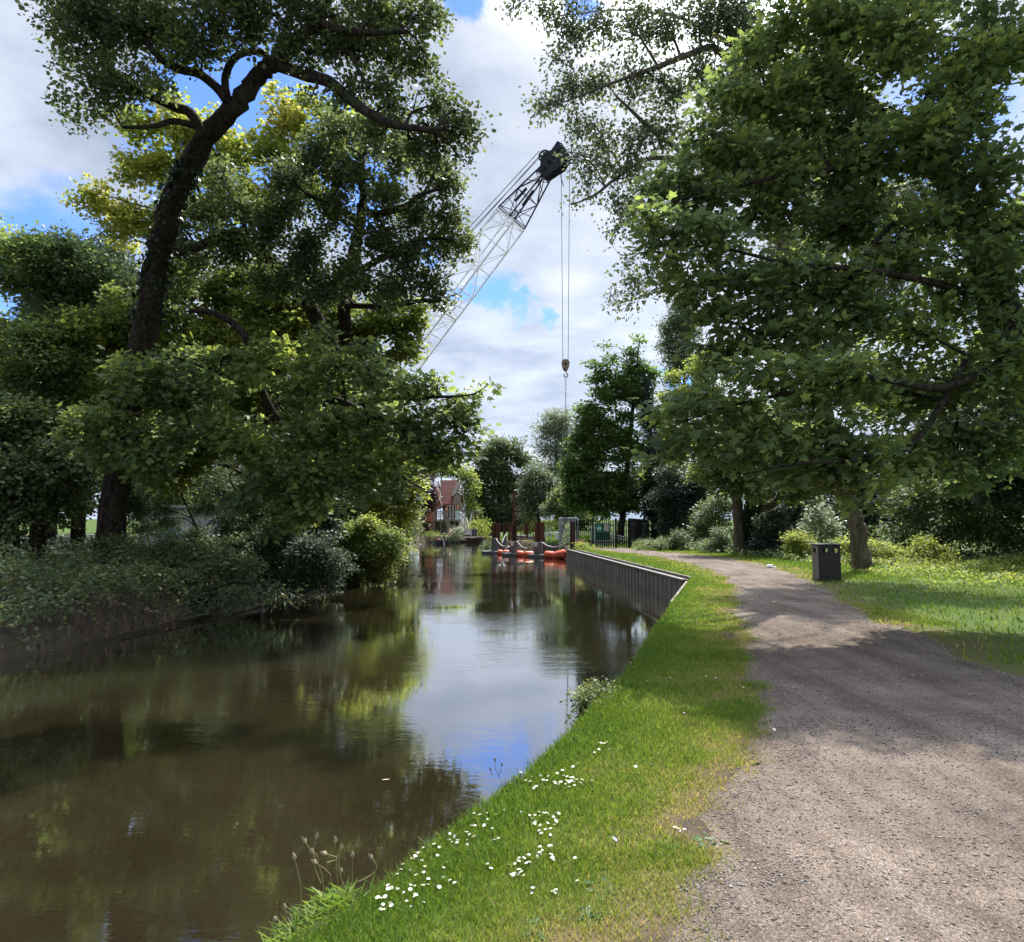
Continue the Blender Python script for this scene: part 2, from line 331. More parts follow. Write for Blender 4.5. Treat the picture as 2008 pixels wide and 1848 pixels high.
def water_material():
    m, t, out = new_mat('canal_water'); p = nd(t, 'ShaderNodeBsdfPrincipled'); t.links.new(p.outputs[0], out.inputs[0])
    p.inputs['Roughness'].default_value = .015; p.inputs['IOR'].default_value = 2.0; p.inputs['Coat Weight'].default_value = 1; p.inputs['Coat IOR'].default_value = 1.7; p.inputs['Coat Roughness'].default_value = .012; p.inputs['Specular IOR Level'].default_value = .5
    g = nd(t, 'ShaderNodeNewGeometry')
    def nz(scale, sx, sy, det, rough=.5, dist=0):
        mp = nd(t, 'ShaderNodeMapping'); mp.inputs['Scale'].default_value = (sx, sy, 1); mp.inputs['Rotation'].default_value = (0, 0, .22)
        t.links.new(g.outputs['Position'], mp.inputs['Vector'])
        n = nd(t, 'ShaderNodeTexNoise'); n.inputs['Scale'].default_value = scale; n.inputs['Detail'].default_value = det; n.inputs['Roughness'].default_value = rough; n.inputs['Distortion'].default_value = dist
        t.links.new(mp.outputs[0], n.inputs['Vector']); return n.outputs['Fac']
    def mth(op, a, b):
        n = nd(t, 'ShaderNodeMath', operation=op)
        for i, x in enumerate((a, b)):
            if isinstance(x, (int, float)): n.inputs[i].default_value = x
            else: t.links.new(x, n.inputs[i])
        return n.outputs[0]
    cr = nd(t, 'ShaderNodeValToRGB'); t.links.new(nz(.5, 1, 1, 4), cr.inputs[0])
    cr.color_ramp.elements[0].position = .3; cr.color_ramp.elements[0].color = (.016, .0125, .006, 1); cr.color_ramp.elements[1].position = .7; cr.color_ramp.elements[1].color = (.026, .0205, .0105, 1)
    t.links.new(cr.outputs[0], p.inputs['Base Color'])
    patch = nd(t, 'ShaderNodeMapRange', interpolation_type='SMOOTHSTEP'); t.links.new(nz(.32, .8, 1, 2), patch.inputs['Value'])
    patch.inputs['From Min'].default_value = .36; patch.inputs['From Max'].default_value = .62; patch.inputs['To Min'].default_value = .12
    h = mth('ADD', mth('MULTIPLY', nz(2.0, 1, 2.2, 2, .45, .5), .30), mth('MULTIPLY', nz(7, .8, 2.4, 3, .55, .7), .20))
    h = mth('MULTIPLY', h, patch.outputs[0])
    b = nd(t, 'ShaderNodeBump'); b.inputs['Strength'].default_value = .19; b.inputs['Distance'].default_value = .05
    t.links.new(h, b.inputs['Height']); t.links.new(b.outputs[0], p.inputs['Normal']); t.links.new(b.outputs[0], p.inputs['Coat Normal']); return m
WZ = -.75
wb = MB(); wb.add([(-45, -40, WZ), (25, -40, WZ), (25, 126, WZ), (-45, 126, WZ)], [(0, 1, 2, 3)])
water = tag(wb.build('water', water_material()), kind='structure')

def gravel_material():
    m, t, out = new_mat('gravel_path'); p = nd(t, 'ShaderNodeBsdfPrincipled'); t.links.new(p.outputs[0], out.inputs[0]); p.inputs['Roughness'].default_value = .95; p.inputs['Specular IOR Level'].default_value = .15
    g = nd(t, 'ShaderNodeNewGeometry')
    v = nd(t, 'ShaderNodeTexVoronoi'); v.inputs['Scale'].default_value = 140; t.links.new(g.outputs['Position'], v.inputs['Vector'])
    v2 = nd(t, 'ShaderNodeTexVoronoi'); v2.inputs['Scale'].default_value = 26; t.links.new(g.outputs['Position'], v2.inputs['Vector'])
    n = nd(t, 'ShaderNodeTexNoise'); n.inputs['Scale'].default_value = .9; n.inputs['Detail'].default_value = 8; n.inputs['Roughness'].default_value = .7; t.links.new(g.outputs['Position'], n.inputs['Vector'])
    bw = nd(t, 'ShaderNodeRGBToBW'); t.links.new(v.outputs['Color'], bw.inputs[0])
    r = nd(t, 'ShaderNodeValToRGB'); t.links.new(bw.outputs[0], r.inputs[0])
    r.color_ramp.elements[0].position = .1; r.color_ramp.elements[0].color = (.085, .076, .070, 1); r.color_ramp.elements[1].position = .95; r.color_ramp.elements[1].color = (.28, .258, .24, 1)
    e = r.color_ramp.elements.new(.5); e.color = (.145, .131, .121, 1)
    r2 = nd(t, 'ShaderNodeValToRGB'); t.links.new(n.outputs['Fac'], r2.inputs[0]); r2.color_ramp.elements[0].position = .3; r2.color_ramp.elements[0].color = (.54, .47, .42, 1); r2.color_ramp.elements[1].position = .65; r2.color_ramp.elements[1].color = (1.28, 1.14, 1.02, 1)
    mp = nd(t, 'ShaderNodeMapping'); mp.inputs['Scale'].default_value = (2.6, .22, 1); mp.inputs['Rotation'].default_value = (0, 0, .22); t.links.new(g.outputs['Position'], mp.inputs['Vector'])
    nr = nd(t, 'ShaderNodeTexNoise'); nr.inputs['Scale'].default_value = 1.0; nr.inputs['Detail'].default_value = 7; nr.inputs['Roughness'].default_value = .62; t.links.new(mp.outputs[0], nr.inputs['Vector'])
    r4 = nd(t, 'ShaderNodeValToRGB'); t.links.new(nr.outputs['Fac'], r4.inputs[0]); r4.color_ramp.elements[0].position = .36; r4.color_ramp.elements[0].color = (.68, .64, .60, 1); r4.color_ramp.elements[1].position = .62; r4.color_ramp.elements[1].color = (1.08, 1.07, 1.05, 1)
    m4 = nd(t, 'ShaderNodeMix', data_type='RGBA', blend_type='MULTIPLY'); m4.inputs[0].default_value = 1; t.links.new(r4.outputs[0], m4.inputs[6]); t.links.new(r2.outputs[0], m4.inputs[7])
    mx = nd(t, 'ShaderNodeMix', data_type='RGBA', blend_type='MULTIPLY'); mx.inputs[0].default_value = 1; t.links.new(r.outputs[0], mx.inputs[6]); t.links.new(m4.outputs[2], mx.inputs[7])
    t.links.new(mx.outputs[2], p.inputs['Base Color'])
    a = nd(t, 'ShaderNodeMath', operation='ADD'); t.links.new(v.outputs['Distance'], a.inputs[0]); t.links.new(v2.outputs['Distance'], a.inputs[1])
    b = nd(t, 'ShaderNodeBump'); b.inputs['Strength'].default_value = .55; b.inputs['Distance'].default_value = .012; b.invert = True; t.links.new(a.outputs[0], b.inputs['Height']); t.links.new(b.outputs[0], p.inputs['Normal'])
    return m
def path_z(X, Y): return height(X, Y)+np.clip(.008-.09*path_sd(X, Y), -.05, .012)
path = tag(grid_mesh('path', np.arange(-.6, 10.6, .07), np.concatenate([np.arange(-6, 1.5, .5), np.arange(1.5, 24, .07), np.arange(24, 44.5, .2)]), path_z, gravel_material(),
                     keep=lambda X, Y: path_sd(X, Y) < .25), kind='structure')

# loose stones lying on the path
def scatter(n, x0, x1, y0, y1, cond):
    X = RNG.uniform(x0, x1, n); Y = RNG.uniform(y0, y1, n); k = cond(X, Y); return X[k], Y[k]
OCT = np.array([(1, 0, 0), (-1, 0, 0), (0, 1, 0), (0, -1, 0), (0, 0, 1), (0, 0, -1)], float)
OF = np.array([(0, 2, 4), (2, 1, 4), (1, 3, 4), (3, 0, 4), (2, 0, 5), (1, 2, 5), (3, 1, 5), (0, 3, 5)])
PX, PY, PS = [], [], []
for n, y0, y1, s0, s1 in ((20000, 1.8, 3.5, .002, .010), (20000, 3.2, 6, .003, .012), (10000, 5.5, 11, .005, .014), (3500, 10, 22, .009, .02)):
    x, y = scatter(n*2, .2, 8.5, y0, y1, lambda a, b: (path_sd(a, b) < .12) & (RNG.random(len(a)) < .55+.45*(path_sd(a, b) > -.45)))
    x, y = x[:n], y[:n]; PX.append(x); PY.append(y); PS.append(s0+(s1-s0)*RNG.random(len(x))**2.6)
PX, PY, PS = map(np.concatenate, (PX, PY, PS)); n = len(PX)
PZ = np.maximum(path_z(PX, PY), height(PX, PY))+PS*.15
sc = PS[:, None]*RNG.uniform(.6, 1.25, (n, 3)); sc[:, 2] *= .6; an = RNG.uniform(0, 6.28, n); ca, sa = np.cos(an), np.sin(an)
V = OCT[None]*sc[:, None, :]*RNG.uniform(.75, 1.15, (n, 6, 1)); V = np.stack([V[..., 0]*ca[:, None]-V[..., 1]*sa[:, None], V[..., 0]*sa[:, None]+V[..., 1]*ca[:, None], V[..., 2]], -1)
V = V+np.stack([PX, PY, PZ], -1)[:, None, :]
fl = (np.arange(n)[:, None, None]*6+OF[None]).reshape(-1)
STONE = tint_mat('loose_stone', [(0, (.10, .09, .082)), (.4, (.14, .125, .11)), (.75, (.20, .178, .155)), (.93, (.38, .36, .33)), (1, (.28, .18, .09))], .9, .2)
gr = link_mesh('gravel', raw_mesh('gravel', V.reshape(-1, 3), fl, np.arange(n*8)*3, np.full(n*8, 3), np.repeat(RNG.random(n), 6)), STONE); tag(gr, 'loose grey and tan stones lying on the path', 'gravel', kind='stuff')

# ------------------------------------------------------------------ turf
def blades(name, X, Y, Z, Hh, Wd, tint, mat, lean=.5, lx=None):
    n = len(X); a = RNG.uniform(0, 6.28, n); b = RNG.uniform(0, 6.28, n); ln = Hh*lean*RNG.uniform(.2, 1.3, n)
    P = np.stack([X, Y, Z-.006], -1); s = np.stack([np.cos(a), np.sin(a), 0*a], -1)*Wd[:, None]/2
    d = np.stack([np.cos(b)*ln, np.sin(b)*ln, 0*b], -1)
    mid = P+d*.35+np.array([0, 0, 1.])*(Hh*.6)[:, None]; tip = P+d+np.array([0, 0, 1.])*(Hh*RNG.uniform(.75, 1, n))[:, None]
    V = np.stack([P-s, P+s, mid+s*.75, tip, mid-s*.75], 1).reshape(-1, 3)
    i = np.arange(n)[:, None]*5; loops = (i+np.array([[0, 1, 2, 4, 4, 2, 3]])).ravel()
    st = (np.arange(n)[:, None]*7+np.array([[0, 4]])).ravel(); tot = np.tile([4, 3], n)
    return link_mesh(name, raw_mesh(name, V, loops, st, tot, np.repeat(tint, 5)), mat)
GRASSM = leaf_mat('grass_blade', (.085, .155, .02), (.165, .235, .032), (.36, .29, .13), trans=.40, rough=.5, spec=.25, tboost=1.5)
GX, GY, GH, GW, GT = [], [], [], [], []
def add_turf(n, x0, x1, y0, y1, w, h, left=False):
    X, Y = scatter(n, x0, x1, y0, y1, lambda a, b: (sd_poly(a, b, CANAL) > -.03))
    p = path_sd(X, Y); dr = dryness(X, Y); sh = sd_poly(X, Y, CANAL)
    keep = (p > -.12+.2*RNG.random(len(X))) & (RNG.random(len(X)) < 1.12-np.clip((dr-.5)*2.1, 0, .93)); X, Y, dr, sh, p = X[keep], Y[keep], dr[keep], sh[keep], p[keep]
    n = len(X); hh = h*RNG.uniform(.45, 1.2, n)*(1-.5*np.clip(dr, 0, 1))*(1+.8*np.exp(-np.maximum(sh, 0)/.12))*(1+.25*wob(X, Y, 3))
    hh = np.where(p > 4.5, hh*1.8, hh)
    GX.append(X); GY.append(Y); GH.append(np.maximum(hh, .008)); GW.append(w*RNG.uniform(.6, 1.3, n))
    GT.append(np.clip(.30+.20*RNG.standard_normal(n)*.9+.85*(dr-.22)+.13*wob(X, Y, 1.9)+.35*(RNG.random(n) < .05), 0, 1))
add_turf(120000, -1.6, 2.2, 1.7, 3.6, .0042, .062)
add_turf(110000, -.8, 3.2, 3.4, 6.2, .0058, .06)
add_turf(90000, .2, 4.2, 6, 11, .0085, .06)
add_turf(70000, 1.8, 7, 11, 21, .014, .065)
add_turf(45000, 3, 13, 20, 44, .028, .08)
add_turf(30000, 5, 22, 8, 30, .022, .10)
add_turf(20000, -4, 20, 44, 75, .05, .13)
GX, GY, GH, GW, GT = map(np.concatenate, (GX, GY, GH, GW, GT))
grass = tag(blades('grass', GX, GY, height(GX, GY), GH, GW, GT, GRASSM, .75), 'short green turf on the canal bank, worn dry beside the path', 'grass', kind='stuff')

# ------------------------------------------------------------------ trees
SYC = np.array([(0, 0), (.20, -.08), (.46, .06), (.30, .22), (.56, .52), (.27, .50), (.0, 1.0), (-.27, .50), (-.56, .52), (-.30, .22), (-.46, .06), (-.20, -.08)])*np.array([1.05, 1])
SYC7 = np.array([(0, -.02), (.45, .05), (.30, .30), (.5, .58), (0, 1.0), (-.5, .58), (-.30, .30), (-.45, .05)])
ROUND = np.array([(0, 0), (.30, .12), (.42, .5), (.26, .88), (0, .97), (-.26, .88), (-.42, .5), (-.30, .12)])
POP = np.array([(0, 0), (.40, .22), (.34, .5), (0, 1.05), (-.34, .5), (-.40, .22)])
OVAL = np.array([(0, 0), (.27, .35), (.2, .75), (0, 1), (-.2, .75), (-.27, .35)])
QUAD = np.array([(0, 0), (.42, .42), (0, 1), (-.38, .5)])
NARROW = np.array([(0, 0), (.15, .4), (0, 1), (-.15, .5)])
KEY = np.array([(0, 0), (.16, .45), (.05, 1), (-.10, .6)])

def leaf_geo(P, N, D, S, shape, droop=.18):
    """One flat polygon per leaf; returns vertices (n, k, 3)."""
    D = nrm(D); N = nrm(N-D*(N*D).sum(-1, keepdims=True)); B = np.cross(D, N)
    sx, sy = shape[:, 0], shape[:, 1]; sz = -droop*(sy**2)-.22*np.abs(sx)
    S = S[:, None, None]
    return P[:, None, :]+S*(sx[None, :, None]*B[:, None, :]+sy[None, :, None]*D[:, None, :]+sz[None, :, None]*N[:, None, :])
def leaf_mesh(name, V, tint, mat, parent):
    n, k = V.shape[:2]; V = V.reshape(-1, 3)-org(parent)
    return link_mesh(name, raw_mesh(name, V, np.arange(n*k), np.arange(n)*k, np.full(n, k), np.repeat(tint, k)), mat, parent)

def lobe(dx, dy, d, rx, ry=None, od=None, rd=None):
    """Leafy mass seen at dx, dy: centre and radii in metres at distance d."""
    ry = ry or rx; k = d/F
    return (W(dx, dy, d), np.array([rx*k, rd or max(rx, ry)*k, ry*k]), od)
def px(pts, d=None): return [W(p[0], p[1], p[2] if len(p) > 2 else d) for p in pts]
def smooth_line(pts, n=4):
    pts = np.array(pts, float)
    if len(pts) < 3: return pts
    out = []; P = np.vstack([2*pts[0]-pts[1], pts, 2*pts[-1]-pts[-2]])
    for i in range(1, len(P)-2):
        for t in np.linspace(0, 1, n, endpoint=False):
            a, b, c, d = P[i-1], P[i], P[i+1], P[i+2]
            out.append(.5*((2*b)+(c-a)*t+(2*a-5*b+4*c-d)*t*t+(-a+3*b-3*c+d)*t**3))
    out.append(pts[-1]); return np.array(out)

def tree(name, label, cat, group, trunks, limbs, lobes, mat, shape, size, od=2.2, tint=(.45, .16), bark=BARK, spray=14, spread=3.2, flat=.45, up=.75, seed=1, fill=.5,
         keys=0, keymat=None, ivy=None, twigr=.010, droop=.3, shell=.45, splitlim=None):
    """Trunk and limbs from given polylines, branchlets grown into each leafy mass, leaves in sprays round their tips."""
    rng = np.random.default_rng(seed); base = np.array(trunks[0][0][0], float)
    root = thing(name, label, cat, base, group)
    tb = MB(); skel = []
    for pts, r in trunks:
        p = smooth_line(pts, 7); p[1:-1] += rng.normal(size=(len(p)-2, 3))*.018; rr = np.interp(np.linspace(0, 1, len(p)), np.linspace(0, 1, len(r)), r)*(1+.05*rng.normal(size=len(p))); tb.tube(p, rr, 14, wob=.09); skel += [(q, x) for q, x in zip(p, rr)]
    for pts, r in limbs:
        p = smooth_line(pts); rr = np.interp(np.linspace(0, 1, len(p)), np.linspace(0, 1, len(r)), r); tb.tube(p, rr, 8, wob=.05); skel += [(q, x) for q, x in zip(p, rr)]*2
    tb.build('trunk', bark, root, smooth=True)
    SP = np.array([q for q, _ in skel]); SR = np.array([x for _, x in skel])
    bt = MB(); LP, LN, LD, LS, LT = [], [], [], [], []
    amean = .5*fill
    for c, r, o in lobes:
        o = o or od
        area = math.pi*r[0]*r[2]; nl = max(10, int(o*area/(size*size*amean*.5)))
        ns = max(2, nl//spray); nsec = max(1, int(ns**.5*1.1))
        dist = np.linalg.norm(SP-c, axis=1)+np.where(SP[:, 2] > c[2], 1.0, 0)*r[2]
        j = int(np.argmin(dist)); a = SP[j]; ln = np.linalg.norm(c-a)
        mid = (a+c)/2+np.array([0, 0, .12*ln])+rng.normal(0, .06*ln, 3); main = smooth_line([a, mid, c], 5)
        r0 = min(SR[j]*.6, .012+.016*ln+.02*r.mean()); bt.tube(main, np.linspace(r0, r0*.4, len(main)), 5, cap=False)
        ltint = rng.normal(0, .10)
        for s in range(nsec):
            u = nrm(rng.normal(size=3)); rr = rng.uniform(shell*.6, 1)**.6; sec = c+u*r*rr*.82
            k = int(rng.integers(len(main)//2, len(main))); m0 = main[k]; l2 = np.linalg.norm(sec-m0)
            line = np.array([m0, (m0+sec)/2+rng.normal(0, .1*l2, 3)+np.array([0, 0, .08*l2]), sec]); bt.tube(line, [max(r0*.42, twigr), max(r0*.3, twigr*.8), twigr*.6], 4, cap=False)
            nsp = max(1, ns//nsec); sr = r*(.9/max(1, nsec**.42)); stint = rng.normal(0, .09)
            q = sec+rng.normal(size=(nsp, 3))*sr*.55
            # keep the sprays of a mass inside its outline, a few stray out
            e = (q-c)/r; el = np.linalg.norm(e, axis=1); lim = rng.uniform(.92, 1.22, nsp); over = el > lim; q[over] = c+(e[over]/el[over, None]*lim[over, None])*r
            for p in q[:max(3, int(nsp*.45))]:
                bt.add(*twig(sec, p, twigr*.55, rng))
            out = nrm(q-c*.75-base*.25+np.array([0, 0, .05])); n = nsp*spray
            pn = nrm(np.array([0, 0, up])+.35*out+rng.normal(0, .28, (nsp, 3)))
            PN = np.repeat(pn, spray, 0); C0 = np.repeat(q, spray, 0); OO = np.repeat(out, spray, 0)
            rnd = rng.normal(size=(n, 3))*size*spread*np.array([.5, .5, .5*flat]); P = C0+rnd
            D = nrm(nrm(rnd+1e-4)*.8+OO*.5+rng.normal(0, .45, (n, 3))+np.array([0, 0, -droop]))
            N = nrm(PN+rng.normal(0, .36, (n, 3)))
            LP.append(P); LN.append(N); LD.append(D); LS.append(size*rng.uniform(.42, 1.25, n)); LT.append(np.clip(rng.normal(tint[0]+ltint+stint, tint[1]*.6, n)+np.where(rng.random(n) < .07, .3, 0), 0, 1))
    bt.build('branches', TWIG if bark is BARK else bark, root)
    LP, LN, LD, LS, LT = map(np.concatenate, (LP, LN, LD, LS, LT))
    leaf_mesh('crown', leaf_geo(LP, LN, LD, LS, shape), LT, mat, root)
    if keys:
        k = rng.choice(len(LP), min(keys, len(LP)//3), replace=False); P = np.repeat(LP[k], 6, 0)+rng.normal(0, .035, (len(k)*6, 3)); n = len(P)
        D = nrm(rng.normal(0, .35, (n, 3))+np.array([0, 0, -1])); N = rng.normal(size=(n, 3))
        leaf_mesh('seed_keys', leaf_geo(P, N, D, np.full(n, size*.36), KEY), rng.random(n), keymat or KEYM, root)
    if ivy:
        P, N, D, S, T = [], [], [], [], []
        for pts, rr_, dens in ivy:
            p = smooth_line(pts, 8); n = int(dens*np.linalg.norm(np.diff(p, axis=0), axis=1).sum()); t = rng.uniform(0, len(p)-1.001, n); i = t.astype(int); f = (t-i)[:, None]; c = p[i]*(1-f)+p[i+1]*f
            u = rng.normal(size=(n, 3)); u[:, 2] *= .25; u = nrm(u); rad_ = np.interp(t, np.linspace(0, len(p)-1, len(rr_)), rr_)*(1+.3*rng.normal(size=n)*.6)
            P.append(c+u*rad_[:, None]); N.append(u+np.array([0, 0, .5])+rng.normal(0, .3, (n, 3))); D.append(np.array([0, 0, -1])+rng.normal(0, .6, (n, 3))); S.append(rng.uniform(.05, .11, n)*(1+.01*np.abs(c[:, 1]))); T.append(rng.uniform(0, .5, n))
        P, N, D, S, T = map(np.concatenate, (P, N, D, S, T))
        leaf_mesh('ivy', leaf_geo(P, N, D, S, SYC7), T, IVYM, root)
    return root
def twig(a, b, r, rng):
    d = b-a; l = np.linalg.norm(d); x = nrm(np.cross(d, rng.normal(size=3))); y = nrm(np.cross(d, x)); m = (a+b)/2+x*l*.08
    V = [a+x*r, a-x*.5*r+y*.87*r, a-x*.5*r-y*.87*r, m+x*r*.8, m-x*.4*r+y*.7*r, m-x*.4*r-y*.7*r, b]
    return V, [(0, 1, 4, 3), (1, 2, 5, 4), (2, 0, 3, 5), (3, 4, 6), (4, 5, 6), (5, 3, 6)]

ALDER = leaf_mat('alder_leaf', (0.057, 0.075, 0.043), (0.090, 0.126, 0.054), (0.183, 0.225, 0.073), trans=.44, tboost=1.6)
SYCM = leaf_mat('sycamore_leaf', (0.075, 0.111, 0.060), (0.114, 0.166, 0.073), (0.241, 0.297, 0.088), trans=.50, tboost=1.7)
YELM = leaf_mat('yellow_green_leaf', (0.117, 0.171, 0.036), (0.216, 0.264, 0.048), (0.396, 0.372, 0.121), trans=.48, tboost=1.7)
LIMEM = leaf_mat('lime_leaf', (0.115, 0.155, 0.046), (0.202, 0.248, 0.057), (0.333, 0.341, 0.085), trans=.48, tboost=1.75)
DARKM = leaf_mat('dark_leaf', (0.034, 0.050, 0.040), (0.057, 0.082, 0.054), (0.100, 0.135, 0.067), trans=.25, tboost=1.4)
MIDM = leaf_mat('mid_leaf', (0.065, 0.094, 0.048), (0.111, 0.153, 0.067), (0.218, 0.234, 0.095), trans=.33)
WILM = leaf_mat('willow_leaf', (0.109, 0.147, 0.085), (0.186, 0.232, 0.147), (0.310, 0.357, 0.248), trans=.3, tboost=1.3)
BEECHM = leaf_mat('copper_beech_leaf', (.018, .010, .012), (.035, .016, .018), (.10, .045, .035), trans=.25, tboost=1.3)
MAPLEM = leaf_mat('maple_leaf', (.045, .088, .028), (.085, .150, .042), (.15, .205, .06), trans=.44)
IVYM = leaf_mat('ivy_leaf', (.008, .020, .008), (.014, .034, .012), (.03, .06, .018), trans=.15, tboost=1.2, rough=.35)
POPM = leaf_mat('poplar_leaf', (0.075, 0.104, 0.073), (0.124, 0.161, 0.088), (0.241, 0.269, 0.124), trans=.32, rough=.45, spec=.35)
KEYM = leaf_mat('seed_key', (.17, .17, .05), (.26, .22, .08), (.34, .24, .12), trans=.45, tboost=1.3)

# ------------------------------------------------------------------ left bank trees
def LB(rows, d=None, od=None): return [lobe(r[0], r[1], r[4] if len(r) > 4 else d, r[2], r[3] if len(r) > 3 and r[3] else None, od) for r in rows]
def zg(x, y): return float(height(np.array([x]), np.array([y]))[0])
def at(dx, d, z=None):
    p = W(dx, 1000, d); p[2] = zg(p[0], d) if z is None else z; return p

GROVE_L = 'trees on the far bank of the canal'
tr = [at(205, 20.5)-np.array([0, 0, .3])]+px([(255, 800, 19), (306, 530, 17), (340, 390, 15.6), (405, 270, 14.6), (470, 200, 14), (515, 140, 13.8), (545, 118, 13.6), (610, 50, 13.4), (680, -50, 13.2)])
limbs = [(px([(535, 125, 13.7), (597, 146, 13.4), (646, 162, 13.2), (690, 198, 13), (730, 226, 12.8), (775, 246, 12.6), (850, 256, 12.4)]), [.13, .12, .10, .08, .05]),
         (px([(451, 210, 14), (445, 190, 13.9), (442, 150, 13.8), (462, 112, 13.7), (497, 101, 13.7), (525, 108, 13.7)]), [.10, .08, .07, .07]),
         (px([(455, 212, 14), (428, 176, 13.8), (394, 147, 13.6), (345, 134, 13.4), (310, 110, 13.2), (270, 60, 13)]), [.10, .09, .08, .05]),
         (px([(401, 270, 14.2), (373, 222, 14), (338, 209, 13.8), (300, 192, 13.6), (220, 160, 13.4)]), [.11, .10, .08, .05]),
         (px([(385, 248, 14.1), (342, 238, 13.8), (300, 248, 13.6), (240, 250, 13.4)]), [.07, .06, .03]),
         (px([(540, 118, 13.7), (565, 50, 13.5), (575, -40, 13.3)]), [.12, .09, .05]),
         (px([(560, 112, 13.6), (587, 86, 13.2), (621, 44, 13), (660, 58, 12.8), (720, 64, 12.6), (800, 62, 12.4)]), [.10, .09, .07, .04]),
         (px([(600, 104, 13.4), (639, 101, 13.2), (684, 104, 13), (700, 132, 12.9), (723, 172, 12.8)]), [.05, .045, .03])]
lobes = LB([(345, 40, 65), (425, 35, 70), (510, 25, 65), (590, 30, 60), (665, 30, 65), (745, 35, 65), (810, 40, 55), (838, 15, 30), (350, 105, 45), (405, 95, 40), (480, 65, 45),
            (560, 80, 35), (640, 95, 45), (700, 95, 50), (765, 115, 50), (815, 110, 38), (838, 140, 22), (600, 120, 28), (690, 170, 35), (745, 180, 40), (670, 205, 28), (610, 195, 18), (790, 215, 42), (730, 270, 40), (850, 205, 40), (895, 225, 36), (845, 260, 38),
            (900, 268, 30), (925, 262, 22), (860, 300, 30), (905, 315, 18), (800, 280, 40), (300, 60, 60), (220, 40, 90), (140, 60, 90), (250, 160, 60), (320, 170, 26), (180, 190, 70)], 13.2, 1.5)
lobes += LB([(420, -110, 120), (600, -120, 110), (730, -90, 70), (250, -90, 130), (520, -300, 160)], 13.5, 1.3)
tree('alder_tree', 'leaning dark alder on the left bank with a bare forked trunk slanting across the sky', 'tree', GROVE_L, [(tr, [.40, .33, .28, .25, .22, .19, .165, .14, .10, .05])], limbs, lobes,
     ALDER, ROUND, .085, od=1.5, spray=16, spread=2.9, flat=.8, up=.35, seed=21, fill=.62, tint=(.45, .22), shell=.5,
     ivy=[(px([(285, 640, 18), (306, 530, 17), (340, 390, 15.6), (372, 320, 15)]), [.42, .36, .30, .27], 210)])

tr = [at(650, 27.5)-np.array([0, 0, .3])]+px([(650, 950, 26), (660, 760, 23.5), (685, 560, 20.8), (700, 470, 19.3), (711, 400, 19), (708, 325, 18.6), (715, 270, 18.3)])
limbs = [(px([(660, 700, 20.8), (580, 560, 20), (466, 466, 19), (387, 485, 18.5), (330, 500, 18)]), [.24, .22, .2, .12, .06]),
         (px([(700, 440, 19.2), (684, 421, 18.9), (640, 400, 18.6), (600, 380, 18.2)]), [.11, .09, .05]),
         (px([(705, 405, 19), (735, 421, 18.7), (794, 405, 18.3), (830, 380, 18), (870, 370, 17.7)]), [.12, .10, .07, .03]),
         (px([(690, 540, 19.9), (760, 500, 19.2), (830, 470, 18.6), (890, 470, 18)]), [.10, .08, .03]),
         (px([(675, 600, 20.2), (760, 600, 19.4), (830, 590, 18.8), (865, 590, 18.4)]), [.09, .07, .03]),
         (px([(500, 500, 19.2), (470, 420, 18.9), (440, 360, 18.6)]), [.09, .06, .03])]
lobes = LB([(655, 255, 42), (725, 275, 50), (790, 305, 48), (850, 340, 42), (882, 375, 32), (700, 350, 50), (630, 320, 45), (565, 350, 45), (640, 420, 50), (760, 385, 50), (830, 425, 45), (875, 420, 32),
            (880, 478, 38), (905, 470, 22), (800, 495, 52), (720, 470, 55), (600, 480, 60), (520, 455, 50), (470, 400, 42), (430, 350, 35), (400, 425, 42), (440, 480, 50), (370, 490, 45), (560, 420, 45),
            (830, 545, 36), (858, 580, 24), (875, 592, 12), (770, 560, 48), (690, 555, 55), (620, 550, 55), (540, 540, 50), (345, 430, 40), (330, 560, 45)], 18.6, 2.0)
tree('alder_tree', 'second alder in the left grove, its dark knobbly sprays beside the crane boom', 'tree', GROVE_L, [(tr, [.30, .28, .25, .20, .15, .12, .08, .04])], limbs, lobes,
     ALDER, ROUND, .10, od=2.0, spray=16, spread=2.9, flat=.8, up=.4, seed=22, fill=.62, tint=(.48, .22))

lobes = LB([(545, 225, 38), (590, 250, 42), (640, 225, 34), (520, 300, 48), (465, 320, 45), (415, 235, 30), (345, 250, 45), (330, 320, 45), (345, 395, 42), (395, 330, 42), (570, 320, 50), (335, 200, 26), (600, 200, 24), (540, 180, 18),
            (280, 330, 60), (220, 420, 70), (300, 440, 50), (650, 290, 50), (440, 420, 55), (700, 250, 35), (370, 280, 34), (500, 380, 45), (600, 370, 45), (440, 270, 26), (270, 250, 45)], 27, 1.55)
tree('sycamore_tree', 'pale yellow-green sycamore full of seed keys, rising behind the leaning alder trunk', 'tree', GROVE_L, [([at(500, 28)]+px([(505, 800, 27.6), (520, 500, 27.2), (545, 320, 27), (560, 220, 27)]), [.3, .26, .2, .1, .03])],
     [(px([(510, 600, 27.4), (420, 430, 27), (350, 300, 27)]), [.14, .1, .03])], lobes, YELM, SYC7, .15, spray=12, spread=2.6, seed=23, tint=(.5, .2), keys=1500, droop=.5, fill=.6)

